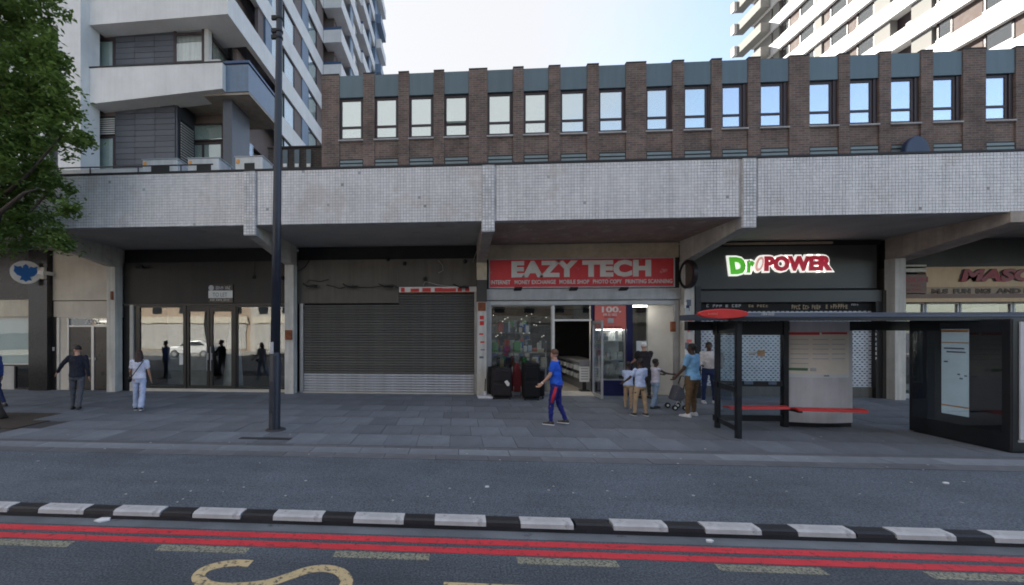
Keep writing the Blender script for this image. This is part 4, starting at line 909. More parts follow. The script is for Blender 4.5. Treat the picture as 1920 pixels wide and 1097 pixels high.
framed(t, gx(919.7), gx(1036), zA, zB, M['alu'], M['glass'], .035)
part('door_post', B(gx(1035.5), gx(1040), YB-.02, YB+.1, zA, zB), M['white'], t)
part('transom', B(gx(1040), gx(1110), YB-.01, YB+.1, gz(1075,602), gz(1075,598.5)), M['white'], t)
part('transom_pane', B(gx(1040), gx(1110), YB+.03, YB+.04, gz(1075,598.5), zB), M['glass'], t)
part('navy_post', B(gx(1110), gx(1116), YB-.02, YB+.1, GZ, zB), M['navy'], t)
part('navy_pillar', B(gx(1173), gx(1184), YS-.1, YB+.15, GZ, zB), M['navy'], t)
part('navy_base', B(gx(1119), gx(1173), YS-.06, YB+.1, GZ, gz(1146,713)), M['navy'], t)
dg_ = framed(t, gx(1116), gx(1173), gz(1146,713), zB, M['alu'], M['glass'], .03, name='display_window')
part('added_display_light', B(gx(1120), gx(1170), YS+.15, YS+.2, gz(1146,619), gz(1146,617.5)), M['tube_light'], dg_)  # glowing strip added to brighten the dark display
part('display_back', B(gx(1116), gx(1173), YS+.6, YS+.62, GZ+.5, zB), M['offwhite'], dg_)
for v in (640, 676, 704): part('display_shelf', B(gx(1117), gx(1172), YS+.12, YS+.58, gz(1146,v+1), gz(1146,v-1)), M['alu'], dg_)
for q in range(34):
    row = q % 3; v = (640, 676, 704)[row]; u = 1119+ (q//3)*4.6+random.uniform(-1,1)
    if u > 1168: continue
    hgt = random.uniform(.14,.42)
    part('boxed_gadget', B(gx(u), gx(u)+random.uniform(.07,.17), YS+.16+.05*(q%4), YS+.26+.05*(q%4), gz(1146,v-1)+.002, gz(1146,v-1)+hgt), random.choice([M['white'], M['offwhite'], M['grey_txt'], M['pale_txt'], M['poster_w']]), dg_)
ps = solo('coral_poster', rect(1115.5, 573, 1174, 617, YS-.07, .02), M['coral'], 'coral red poster with white 100 hung in the shop window', 'poster')
part('lettering', text_mesh('100.', (gx(1127), gx(1163), gz(1145,586), gz(1145,575)), YS-.075, .004, .03), M['sign_white'], ps)
part('lettering', marks(1131, 588, 1159, 592, YS-.077, (3, 2, 4)), M['sign_white'], ps)
part('lettering', marks(1133, 593.5, 1157, 596, YS-.077, (5, 5)), M['mason_r'], ps)
part('lettering', marks(1123, 611.5, 1168, 614.5, YS-.077, (6, 4, 6)), M['mason_r'], ps)
part('grey_square', rect(1139.5, 596.8, 1150.5, 605.5, YS-.076, .004), M['pale_txt'], ps)
# cash machine lobby
part('lobby_glass', B(gx(1184), gx(1225), YB+.4, YB+.42, GZ, zB), M['glass'], t)
part('lobby_back', B(gx(1184), gx(1226), YS+1.3, YS+1.4, GZ, zB+.3), M['greybrown'], t)
part('screen', B(gx(1187), gx(1206), YS+1.15, YS+1.2, gz(1195,612), gz(1195,590)), M['dark_in'], t)
part('notice_panel', B(gx(1203), gx(1222), YB+.36, YB+.395, gz(1212,664), gz(1212,640)), M['poster_w'], t)
part('cream_wall', MB().prism([(gx(1225), YB+.5), (gx(1225)+.03, YB+.42), (gx(1262), YB), (gx(1262), YB+.5)], 'z', GZ, zB), M['offwhite'], t)
part('lobby_light', B(gx(1188), gx(1218), YB+.15, YB+.25, zB-.05, zB-.02), M['tube_light'], t)
part('brown_box', B(gx(1256), gx(1263), YS-.14, YS-.02, gz(1260,622), gz(1260,603)), M['rust'], t)
shell(t, a0, a1, 6.5, M['greybrown'], M['floor_in'])
for x in (2.6, 4.6): part('added_goods_light', B(x-.06, x+.06, YS+.5, YS+2.4, 3.35, 3.39), M['tube_light'], t)  # tubes added out of sight above the glazing to brighten the goods
cn = part('glass_counter', MB().box(gx(1062)+.9, gx(1105)+1.2, YS+1.2, YS+5.5, GZ, 1.1), M['shelf'], t)
for q in range(4):
    part('counter_pane', B(gx(1062)+.87, gx(1062)+.895, YS+1.3+q*1.05, YS+2.2+q*1.05, .35, 1.05), M['glass_t'], cn)
    for z_ in (.5, .8):
        for r_ in range(3): part('stock_box', B(gx(1062)+.82, gx(1062)+.88, YS+1.35+q*1.05+r_*.28, YS+1.55+q*1.05+r_*.28, z_, z_+.16), random.choice([M['white'], M['poster_w'], M['pale_txt']]), cn)
sh_ = part('wall_shelving', MB().box(a0+.15, a0+2.6, YS+6.1, YS+6.45, GZ, 3.0), M['shelf'], t)
for q in range(36):
    x = a0+.25+(q%9)*.26; z_ = .4+(q//9)*.62
    part('stock_box', B(x, x+.2, YS+5.98, YS+6.1, z_, z_+random.uniform(.2,.45)), random.choice([M['white'], M['coral'], M['poster_w'], M['grey_txt'], M['blue'], M['pale_txt']]), sh_)
for q in range(22):                                    # bulbs on strings
    u = 926+q*5+random.uniform(-2,2); z_ = gz(980, random.uniform(578,632)); x = gx(u)
    l_ = part('hanging_bulb', MB().tube([(x, YS+.5, z_), (x, YS+.5, zB)], .004, 4), M['cable'], t)
    part('bulb', MB().ball((x, YS+.5, z_), .013, .013, .016, 8, 6), M['bulb'], l_, smooth=True)
# open door leaf
xo = gx(1111)
od = part('open_door', MB().box(xo-.03, xo+.03, YS-.95, YS-.9, GZ+.02, gz(1112,602)).box(xo-.03, xo+.03, YS-.12, YS-.07, GZ+.02, gz(1112,602)).box(xo-.03, xo+.03, YS-.9, YS-.12, GZ+.02, GZ+.12).box(xo-.03, xo+.03, YS-.9, YS-.12, gz(1112,608), gz(1112,602)), M['alu'], t)
part('pane', B(xo-.006, xo+.006, YS-.9, YS-.12, GZ+.12, gz(1112,608)), M['glass_sh'], od)
part('pull_handle', MB().tube([(xo-.07, YS-.86, 1.5), (xo-.07, YS-.86, .75)], .014, 6), M['steel'], od)
# red sign
x0, x1, z0, z1 = RC(916.5, 483.5, 1265.5, 539.5, YS-.12)
sg = thing('shop_sign', 'long red shop sign with large raised white letters over the open shop', 'sign', ((x0+x1)/2, YS, z0))
part('panel', B(x0+.03, x1-.03, YS-.10, YB+.02, z0+.03, z1-.03), M['sign_red'], sg)
part('border', MB().box(x0, x1, YS-.13, YB, z0, z0+.04).box(x0, x1, YS-.13, YB, z1-.04, z1).box(x0, x0+.035, YS-.13, YB, z0+.04, z1-.04).box(x1-.035, x1, YS-.13, YB, z0+.04, z1-.04), M['pale_txt'], sg)
yl = YS-.115
part('lettering', text_mesh('EAZY TECH', (X(959,yl), X(1221,yl), Z(1090,519.5,yl), Z(1090,488,yl)), yl, .05, .06, spacing=1.07), M['sign_white'], sg)
part('letter_shadow', text_mesh('EAZY TECH', (X(961,yl), X(1223,yl), Z(1090,520.7,yl), Z(1090,489.2,yl)), yl+.04, .03, .06, spacing=1.07), M['grey_txt'], sg)
for body, u0, u1 in (('INTERNET', 920.5, 957), ('MONEY EXCHANGE', 965, 1042), ('MOBILE SHOP', 1049, 1105), ('PHOTO COPY', 1112, 1166), ('PRINTING SCANNING', 1173, 1261)):
    part('lettering', text_mesh(body, (X(u0,yl), X(u1,yl), Z(1090,532,yl), Z(1090,524.3,yl)), yl+.004, .012, .025, spacing=1.05), M['sign_white'], sg)
for u, nm in ((971,'leftmost of three small black lamps on the shutter box'), (1075,'middle of three small black lamps on the shutter box'), (1169,'rightmost of three small black lamps on the shutter box')):
    x, z = P(u, 542, YS-.25)
    l_ = thing('sign_lamp', nm, 'lamp', (x, YS-.2, z), 'lamps under the red sign')
    part('lamp_body', MB().prism([(YS-.18, z+.0), (YS-.36, z+.06), (YS-.38, z+.02), (YS-.2, z-.05)], 'x', x-.13, x+.13), M['frame_black'], l_, bev=.008)
    part('arm', MB().tube([(x, YS-.2, z-.01), (x+.02, YS-.1, z-.06), (x+.02, YS-.05, z-.08)], .014, 6), M['frame_black'], l_)
# --- vape shop with lit letters
t = thing('charcoal_shop', 'charcoal fronted shop closed with a pale perforated roller shutter', 'shop', (gx(1470), YS, GZ))
a0, a1 = 7.8, 13.86
part('fascia_panel', B(a0, gx(1645), YB, YB+.3, gz(1470,541), gz(1470,461)), M['power'], t)
part('top_trim', B(gx(1357), gx(1560), YB-.06, YB+.0, gz(1450,458.5), gz(1450,454.5)), M['tan_txt'], t)
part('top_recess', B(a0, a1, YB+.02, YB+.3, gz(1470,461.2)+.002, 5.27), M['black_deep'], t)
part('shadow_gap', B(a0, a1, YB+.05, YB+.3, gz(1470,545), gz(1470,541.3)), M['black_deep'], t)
part('shutter_box', B(a0, gx(1648), YS-.1, YB+.1, gz(1470,567), gz(1470,545.2)), M['power'], t, bev=.01)
part('window_band', B(a0, a1, YB+.03, YB+.1, gz(1470,583), gz(1470,567.3)), M['black_deep'], t)
part('lettering', marks(1324, 570.5, 1396, 576, YB+.018, (1, 3, 1, 3)), M['pale_txt'], t)
part('lettering', marks(1403, 571, 1446, 576, YB+.018, (2, 4)), M['tan_txt'], t)
part('lettering', marks(1484, 571.5, 1543, 580, YB+.018, (4, 3, 4)), M['tan_txt'], t)
part('lettering', marks(1548, 570, 1594, 579, YB+.018, (1, 7)), M['tan_txt'], t)
part('lettering', marks(1596, 569.5, 1614, 573, YB+.018, (4,)), M['pale_txt'], t)
lx0, lx1, lz0, lz1 = gx(1301), gx(1638), GZ+.35, gz(1470,580)
part('shutter_backing', B(lx0, lx1, YB+.10, YB+.13, GZ, lz1), M['bluehole'], t)
sv = MB(); zz = lz0; r_ = 0
while zz+.1 < lz1:
    sv.box(lx0, lx1, YB+.05, YB+.075, zz, zz+.040)
    x = lx0+(.075 if r_ % 2 else 0)
    while x < lx1-.05:
        sv.box(x, x+.075, YB+.052, YB+.073, zz+.040, zz+.076); x += .15
    zz += .076; r_ += 1
part('shutter_lattice', sv, M['lattice'], t, kind='stuff')
part('shutter_foot', B(lx0, lx1, YB+.03, YB+.09, GZ, lz0), M['shutter'], t)
rp_ = part('right_pillar', B(gx(1638), gx(1650), YS-.08, YB+.2, GZ, gz(1640,545)), M['frame_black'], t)
for i in range(7): part('lettering', marks(1641.5, 615+i*9, 1647, 620.5+i*9, YS-.09, (1,)), M['sign_white'], rp_)
part('grey_pillar', B(gx(1650), gx(1662), YS-.1, YB+.2, GZ, gz(1640,545)), M['power'], t)
part('back_wall', B(a0, a1, YB+.31, YB+.4, GZ, 5.27), M['black_deep'], t)
yl = YS-.08
sg = thing('lit_sign', 'lit sign of green and crimson letters with white outline on charcoal fascia', 'sign', (gx(1463), YS, gz(1463,515)))
def word(body, u0, u1, v0, v1, m_, off=.05, sh=.0):
    bx_ = (X(u0,yl), X(u1,yl), Z((u0+u1)/2,v1,yl), Z((u0+u1)/2,v0,yl)); e = .05
    part('lettering', text_mesh(body, bx_, yl, .05, off, sh), M[m_], sg)
    part('halo', text_mesh(body, bx_, yl+.035, .05, off+.085, sh, fit=_txt['fit']), M['glow_white'], sg)
word('D', 1367.5, 1399, 482, 514, 'green', .07, -.12)
word('r', 1401, 1415, 489, 511, 'green', .06)
word('POWER', 1434, 1561, 479.5, 508, 'crimson', .06)
pcx, pcz = X(1424,yl), Z(1424,495,yl)
def pill(rx, rz, y0, y1): return MB().prism([(pcx+rx*math.cos(a)*math.cos(-.5)+rz*math.sin(a)*.3, pcz+rz*math.sin(a)-rx*math.cos(a)*.3) for a in [2*math.pi*i/24 for i in range(24)]], 'y', y0, y1)
part('pill_halo', pill(.17, .29, yl+.02, yl+.05), M['glow_white'], sg)
part('pill_emblem', pill(.12, .23, yl-.02, yl+.02), M['pink'], sg)
part('pill_core', pill(.06, .15, yl-.03, yl-.02), M['glow_white'], sg)
rcx, rcz = X(1292, YS-.55), Z(1292, 514, YS-.55)
rg = []
for i in range(32):
    a = 2*math.pi*i/32
    rg.append([(rcx+dx, YS-.5+rr_*math.cos(a), rcz+rr_*math.sin(a)) for dx, rr_ in ((-.06,.36),(.06,.36),(.06,.46),(-.06,.46))])
ring = MB(); ring.loft(rg+[rg[0]], cap=False)
rgt = thing('ring_sign', 'black ring shaped projecting sign by the poster covered column', 'sign', (rcx, YS, rcz-.46))
part('ring', ring, M['frame_black'], rgt)
part('face', MB().prism([(YS-.5+.36*math.cos(2*math.pi*i/28), rcz+.36*math.sin(2*math.pi*i/28)) for i in range(28)], 'x', rcx-.02, rcx+.02), M['greybrown'], rgt)
part('bracket', MB().tube([(rcx, YS-.05, rcz), (rcx, YB+.02, rcz)], .03, 8), M['frame_black'], rgt)
# --- tan fronted shop at the right
t = thing('tan_shop', 'tan fronted shop with maroon slanted lettering at the right edge', 'shop', (gx(1830), YS, GZ))
a0 = 14.22
part('dark_band', B(a0-.16, 24, YB+.02, YB+.3, gz(1830,500.5), 5.27), M['black'], t)
part('tan_fascia', B(gx(1736), 24, YB-.02, YB+.25, gz(1830,538), gz(1830,500)), M['mason'], t)
part('letter_strip', B(gx(1736), 24, YB-.01, YB+.25, gz(1830,552), gz(1830,538.3)), M['tan_txt'], t)
part('awning_edge', B(gx(1672), 24, YS-.25, YB+.2, gz(1830,560), gz(1830,552.3)), M['mason_d'], t)
part('awning_trim', B(gx(1672), 24, YS-.28, YB+.2, gz(1830,567), gz(1830,560.2)), M['mason'], t)
part('lettering', text_mesh('MASONS', (gx(1799), gx(2010), gz(1860,528), gz(1860,504)), YB-.06, .04, .055, .18), M['mason_r'], t)
part('letter_shadow', text_mesh('MASONS', (gx(1796), gx(2007), gz(1860,528.5), gz(1860,504.5)), YB-.035, .02, .055, .18), M['frame_black'], t)
for body, u0, u1 in (('M.S', 1747, 1778), ('FUN', 1788, 1820), ('INGS', 1830, 1858), ('AND F', 1868, 1930)):
    part('lettering', text_mesh(body, (gx(u0), gx(u1), gz(1830,550.5), gz(1830,541)), YB-.025, .015, .05), M['brown_txt'], t)
part('cream_post', B(gx(1669), gx(1674), YB-.05, YB+.1, GZ, gz(1670,560)), M['cream'], t)
part('jamb', B(gx(1662.3), gx(1669), YS-.05, YB+.1, GZ, gz(1670,560)), M['frame_black'], t)
zA, zB = GZ+.1, gz(1700,567.5)
for u0, u1 in ((1675,1690), (1692,1735), (1737,1800), (1802,1900), (1902,1990)): framed(t, gx(u0), gx(u1), zA, zB, M['steel'], M['glass'], .05)
part('plinth', B(gx(1675), 24, YB, YB+.12, GZ-.02, zA), M['steel'], t)
wc = part('window_goods', B(gx(1691), 20, YS+.5, YS+.55, .3, .5), M['offwhite'], t)
for q in range(22):
    u = 1680+q*12; part('display_card', B(gx(u), gx(u+random.uniform(4,9)), YS+.35, YS+.38, random.uniform(.5,2.2), random.uniform(2.3,2.8)), random.choice([M['white'], M['poster_w'], M['coral'], M['grey_txt'], M['poster']]), wc)
shell(t, a0-.1, 24, 4, M['greybrown'], M['floor_in'])
part('lamp_arch', MB().prism([(gx(1800), gz(1850,585))]+[(gx(1800+i*8), gz(1850,585-13*math.sin(math.pi*i/24))) for i in range(13)]+[(gx(1896), gz(1850,585))], 'y', YS+.3, YS+.34), M['white'], t)
x0, x1, z0, z1 = RC(1667, 515, 1736, 550, YS-.1)
ss = thing('hanging_sign', 'small brown hanging sign with cream bars on top at the tan shop corner', 'sign', ((x0+x1)/2, YS, z0))
part('board', B(x0, x1, YS-.12, YS-.04, z0, z1), M['mason_d'], ss)
part('frame_bars', MB().box(x0, x1, YS-.12, YS-.04, z1+.08, z1+.2).box(x0, x1, YS-.12, YS-.04, z1+.26, z1+.31).box(x0+.0, x0+.06, YS-.1, YS-.05, z1+.2, z1+.55), M['cream'], ss)
part('lettering', text_mesh('MASON', (X(1671,YS), X(1732,YS), Z(1700,530,YS-.1), Z(1700,519,YS-.1)), YS-.125, .01, .04), M['mason_r'], ss)
part('lettering', marks(1672, 533, 1731, 537, YS-.125, (7, 4)), M['mason_r'], ss)
part('lettering', marks(1672, 541, 1731, 545.5, YS-.125, (5, 3, 4)), M['mason_r'], ss)
ar = solo('arrow_sign', MB().prism([(gx(1655), gz(1665,571)), (gx(1668), gz(1665,564)), (gx(1677), gz(1665,564)), (gx(1677), gz(1665,580)), (gx(1668), gz(1665,577))], 'y', YS-.35, YS-.29), M['mason'], 'small tan arrow shaped sign at the corner of the tan shop', 'sign')
struct('unseen_back_wall', B(-42, 40, 20.99, 21.2, -.5, 6.2), M['dark_in'])  # unseen dark wall added behind the shops so no sky leaks through
struct('party_wall', B(-42, -24.02, 14.5, 21, 0, 6.2), M['beige'])

# ------------------------------------------------------------------ lamp post
lx, ly = G(514.5, 806)
lp = thing('lamp_post', 'tall dark blue lamp post with scuffed base on the pavement', 'lamp post', (lx, ly, GZ))
lean = .0125
def lpt(z): return (lx+lean*(z-GZ), ly, z)
part('base_section', MB().tube([lpt(GZ), lpt(GZ+.02), lpt(1.75), lpt(1.82)], [.128,.125,.122,.108], 20), M['pole'], lp, smooth=True)
part('shaft', MB().tube([lpt(1.8), lpt(5), lpt(9.4), lpt(10.5)], [.105,.092,.066,.06], 20), M['pole'], lp, smooth=True)
part('outreach_arm', MB().tube([lpt(10.4), (lx+.13, ly-.3, 10.9), (lx+.13, ly-1.2, 11.1)], .045, 10), M['pole'], lp)
part('lantern', MB().box(lx-.05, lx+.33, ly-2.0, ly-1.2, 11.0, 11.2), M['pole'], lp, bev=.04)
part('base_collar', MB().tube([(lx+.03, ly, GZ-.01), (lx+.03, ly, GZ+.025)], [.23,.2], 16), M['slab_dark'], lp)
part('door_plate', B(lx-.05, lx+.06, ly-.132, ly-.11, .5, 1.2), M['pole'], lp, bev=.01)
part('sticker', B(lx-.04, lx+.03, ly-.128, ly-.10, Z(512,663,ly), Z(512,641,ly)), M['pale_txt'], lp)
for v in (36, 60, 72):
    z = Z(520, v, ly)
    part('clamp', MB().tube([(lpt(z)[0], ly, z-.02), (lpt(z)[0], ly, z+.02)], .085, 14).box(lpt(z)[0]-.16, lpt(z)[0]-.05, ly-.06, ly+.0, z-.03, z+.05), M['rubber'], lp)

# ------------------------------------------------------------------ bus shelter
bs = thing('bus_shelter', 'black framed glass bus shelter with red perch seats and grey timetable panel', 'bus shelter', (7.6, 9.6, GZ))
RZ = 2.56
y0s, y1s = 8.55, 10.35
roof = part('roof', MB().prism([(y0s, RZ+.02), (y0s+.03, RZ-.05), (y1s, RZ-.02), (y1s, RZ+.11), (y0s+.25, RZ+.10)], 'x', X(1345, 8.9), 12.6), M['shelter_top'], bs, bev=.015)
part('roof_edge', B(X(1345,8.9)+.02, 12.6, y0s-.02, y0s+.02, RZ-.07, RZ-.01), M['shelter'], roof)
part('roof_beam', B(X(1345,8.9)+.06, 12.5, y1s-.25, y1s-.1, RZ-.26, RZ-.045), M['shelter'], roof)
part('stop_lettering', marks(1428, 587, 1455.5, 591.3, y0s-.03, (4, 4)), M['pale_txt'], roof)
fcx = X(1346, 8.6); fz_ = Z(1346, 589, 8.6)
fl = part('red_flag', MB().prism([(fcx+.47*math.cos(a), fz_+.095*math.sin(a)) for a in [2*math.pi*i/40 for i in range(40)]], 'y', 8.42, 8.50), M['red'], bs, bev=.015)
part('flag_lettering', marks(1328, 586.5, 1349, 590.5, 8.41, (7,), .01), M['coral'], fl)
part('back_post', B(5.87, 5.95, 9.79, 9.88, GZ, RZ-.04), M['shelter'], bs)
part('front_post', B(5.70, 5.79, 8.84, 8.93, GZ-.02, RZ-.05), M['shelter'], bs)
def end_bar(z0, z1): return MB().prism([(5.73,8.94),(5.77,8.94),(5.93,9.78),(5.89,9.78)], 'z', z0, z1)
part('end_rail', end_bar(GZ+.14, GZ+.24), M['shelter'], bs)
part('end_rail', end_bar(1.02, 1.14), M['shelter'], bs)
part('end_head', end_bar(RZ-.32, RZ-.05), M['shelter'], bs)
for a, b in ((GZ+.24, 1.02), (1.14, RZ-.32)): part('end_pane', MB().prism([(5.745,8.94),(5.752,8.94),(5.912,9.78),(5.905,9.78)], 'z', a, b), M['glass_sh'], bs)
xm0, xm1 = X(1467, 10.05), X(1476, 10.05)
part('middle_post', B(xm0, xm1, 10.0, 10.12, GZ, RZ-.03), M['shelter'], bs)
xb0 = X(1384, 10.05)-.3
part('back_rail', B(5.95, xm0, 10.02, 10.08, 1.02, 1.14), M['shelter'], bs)
part('back_head', B(5.95, xm0, 10.02, 10.08, RZ-.36, RZ-.04), M['shelter'], bs)
part('back_foot', B(5.95, xm0, 10.02, 10.08, GZ+.12, GZ+.26), M['shelter'], bs)
for a, b in ((GZ+.26, 1.02), (1.14, RZ-.36)): part('back_pane', B(5.96, xm0, 10.04, 10.05, a, b), M['glass_sh'], bs)
for u0, u1 in ((1396,1413), (1442,1457)): part('blue_sticker', B(X(u0,10), X(u1,10), 10.012, 10.02, Z(1420,721,10), Z(1420,715,10)), M['bluepanel'], bs)
for (u0,v0,u1,v1,m_) in ((1410,622,1432,627,'pale_txt'), (1405,660,1420,665,'white'), (1422,657,1436,668,'mason'), (1352,660,1358,690,'pale_txt')): part('window_sticker', B(X(u0,10), X(u1,10), 10.028, 10.036, Z(1420,v1,10), Z(1420,v0,10)), M[m_], bs)
# timetable panel, gently curved, with poster
ip = MB(); n_ = 10; xi0, xi1 = X(1474, 10.1), X(1600, 10.1); zt_, zb_ = RZ-.05, GZ+.1
ring_ = []
for i in range(n_+1):
    f_ = i/n_; x = xi0+(xi1-xi0)*f_; yb_ = 10.12-.12*math.sin(math.pi*f_); ring_.append((x, yb_))
poly = ring_+[(xi1, 10.28), (xi0, 10.28)]
ipn = part('timetable_panel', MB().prism(poly, 'z', zb_, zt_), M['shelter_grey'], bs)
part('panel_plinth', MB().prism([(x, y+.03) for x, y in ring_]+[(xi1, 10.26), (xi0, 10.26)], 'z', GZ-.01, zb_), M['shelter'], ipn)
def curved(u0, u1, v0, v1, off, th):
    x0, x1 = X(u0, 10.03), X(u1, 10.03); pts = []
    for i in range(9):
        x = x0+(x1-x0)*i/8; f_ = (x-xi0)/(xi1-xi0); pts.append((x, 10.12-.12*math.sin(math.pi*f_)-off))
    return MB().prism(pts+[(p[0], p[1]+th) for p in reversed(pts)], 'z', Z((u0+u1)/2, v1, 10.03), Z((u0+u1)/2, v0, 10.03))
po = part('route_poster', curved(1481, 1596, 624, 708, .006, .004), M['poster'], ipn)
part('poster_header', curved(1482, 1534, 623, 628, .010, .004), M['sign_red'], ipn); part('poster_header', curved(1538, 1592, 623, 627, .010, .004), M['sign_red'], ipn)
part('poster_foot', curved(1481, 1596, 702, 708, .009, .003), M['poster_w'], ipn)
part('green_map', curved(1481, 1514, 690, 695, .010, .003), mat('map_green', (.08,.2,.1), .6), ipn); part('map_key', curved(1518, 1528, 690, 696, .010, .003), M['pale_txt'], ipn)
for q in range(16): part('timetable_line', curved(1486+(q%3)*36, 1515+(q%3)*36, 636+q//3*9, 637.2+q//3*9, .009, .003), M['pale_txt'], ipn)
part('number_plate', curved(1542, 1552, 703.5, 705.5, .011, .002), M['grey_txt'], ipn)
def perch(xa, xb, ya, yb, zc):
    d = Vector((xb-xa, yb-ya)).normalized(); n2 = Vector((-d.y, d.x))
    pr = [(-.13,-.02),(-.12,.03),(.0,.05),(.13,.02),(.13,-.02),(0,-.0)]
    rg_ = [[(xx+n2.x*p[0], yy+n2.y*p[0], zc+p[1]) for p in pr] for xx, yy in ((xa,ya),(xb,yb))]
    return MB().loft(rg_)
part('perch_seat', perch(X(1362,9.6), X(1473,9.7), 9.6, 9.7, .60), M['red'], bs, bev=.008)
part('perch_seat', perch(X(1489,9.6), X(1619,9.5), 9.6, 9.5, .58), M['red'], bs, bev=.008)
for u in (1370, 1465, 1500, 1590): part('seat_bracket', MB().tube([(X(u,9.65), 9.65, .57), (X(u,10.05), 10.05, .5)], .02, 6), M['shelter'], bs)
part('seat_post', B(xm0+.01, xm1-.02, 9.6, 10.0, .5, .56), M['shelter'], bs)
part('display_pod', B(X(1635,10), X(1648,10), 9.9, 10.0, Z(1640,602,10), Z(1640,595,10)), M['red'], bs)
part('far_post', B(12.0, 12.1, 9.9, 10.0, GZ, RZ-.04), M['shelter'], bs)
# advertising unit
ad = thing('advertising_unit', 'tall black advertising unit with white lit poster at the end of the bus shelter', 'advertising panel', (10.1, 9, GZ))
ax0, ax1, ay0, ay1 = 9.93, 10.24, 8.12, 9.82
part('cabinet', B(ax0, ax1, ay0, ay1, GZ+.02, RZ-.04), M['shelter'], ad, bev=.02)
part('foot', B(ax0+.04, ax1-.04, ay0+.05, ay1-.05, GZ-.02, GZ+.03), M['shelter'], ad)
pya, pyb = YX(1817, ax0), YX(1766, ax0)
za, zb2 = .62, 2.33
dp = part('poster', B(ax0-.008, ax0+.01, pya, pyb, za, zb2), M['backlit'], ad)
for z, h_ in ((.78,.025), (2.05,.02), (2.27,.05)): part('orange_line', B(ax0-.011, ax0, pya, pyb, z, z+h_), M['orange'], dp)
for z, f0, f1 in ((1.93,.15,.9), (1.86,.1,.8), (1.66,.75,.9), (1.42,.3,.4), (1.40,.05,.15), (1.34,.2,.32)): part('print_mark', B(ax0-.011, ax0, pya+(pyb-pya)*f0, pya+(pyb-pya)*f1, z, z+.03), M['grey_txt'], dp)
part('glass_cover', B(ax0-.02, ax0-.014, ay0+.12, ay1-.1, GZ+.35, RZ-.1), M['glass_sh'], ad)
part('edge_strip', B(ax0+.12, ax1+.004, ay0-.02, ay0+.001, GZ+.25, RZ-.1), M['shelter_grey'], ad)
part('chrome_foot', B(ax0+.1, ax1, ay0-.01, ay0+.02, GZ+.2, GZ+.24), M['steel'], ad)

# ------------------------------------------------------------------ goods outside the phone shop
def suitcase(name, label, u0, u1, v0, v1, y, m_, d=.32, wheels=True):
    x0, x1 = X(u0, y), X(u1, y); zt = Z((u0+u1)/2, v0, y)
    s_ = thing(name, label, 'suitcase', ((x0+x1)/2, y, GZ), 'luggage outside the phone shop')
    part('body', B(x0, x1, y, y+d, GZ+.07, zt), m_, s_, bev=.06)
    part('front_pocket', B(x0+.05, x1-.05, y-.04, y+.03, GZ+.12, GZ+.07+(zt-GZ)*.45), m_, s_, bev=.03)
    part('front_pocket', B(x0+.06, x1-.06, y-.03, y+.03, GZ+.1+(zt-GZ)*.5, zt-.12), m_, s_, bev=.02)
    part('handle', MB().tube([(x0+.12, y+d*.5, zt-.01), (x0+.13, y+d*.5, zt+.05), (x1-.13, y+d*.5, zt+.05), (x1-.12, y+d*.5, zt-.01)], .014, 6), M['rubber'], s_)
    for sx in (x0+.06, x1-.06): part('wheel', MB().tube([(sx-.02, y+.05, GZ+.035), (sx+.02, y+.05, GZ+.035)], .035, 10), M['rubber'], s_)
    return s_
s_ = suitcase('suitcase', 'dark brown suitcase with white tag beside the stickered column', 922, 960, 692, 748, 13.4, M['luggage2'])
part('tag', MB().prism([(X(946,13.3), Z(950,716,13.3)), (X(951,13.3), Z(950,713,13.3)), (X(956,13.3), Z(950,719,13.3)), (X(955,13.3), Z(950,724,13.3)), (X(951,13.3), Z(950,724,13.3))], 'y', 13.33, 13.345), M['tag_'], s_)
suitcase('suitcase', 'largest black suitcase with straps in front of the shop window', 981, 1013, 681, 752, 13.25, M['luggage'], .4)
suitcase('suitcase', 'black suitcase half hidden behind the largest one', 1006, 1022, 694, 746, 13.6, M['luggage'])
suitcase('suitcase', 'low dark suitcase lying behind the brown one', 916, 932, 688, 742, 13.9, M['luggage'])
y = 13.75; x0, x1 = X(960,y), X(980,y)
tr_ = thing('shopping_trolley', 'maroon fabric shopping trolley bag between two suitcases', 'trolley bag', ((x0+x1)/2, y, GZ), 'luggage outside the phone shop')
part('bag', MB().prism([(x0, GZ+.2), (x1, GZ+.2), (x1-.03, Z(970,700,y)), (x1-.13, Z(970,680,y)), (x0+.12, Z(970,680,y)), (x0+.02, Z(970,705,y))], 'y', y, y+.28), M['maroon'], tr_, bev=.04)
part('frame', MB().tube([(x0+.03, y-.02, GZ+.02), (x0+.05, y-.03, GZ+.3), (x0+.05, y+.3, 1.1), (x1-.05, y+.3, 1.1), (x1-.05, y-.03, GZ+.3), (x1-.03, y-.02, GZ+.02)], .012, 6), M['steel'], tr_)
for sx in (x0, x1): part('wheel', MB().tube([(sx-.02, y+.25, GZ+.08), (sx+.02, y+.25, GZ+.08)], .08, 12), M['rubber'], tr_)
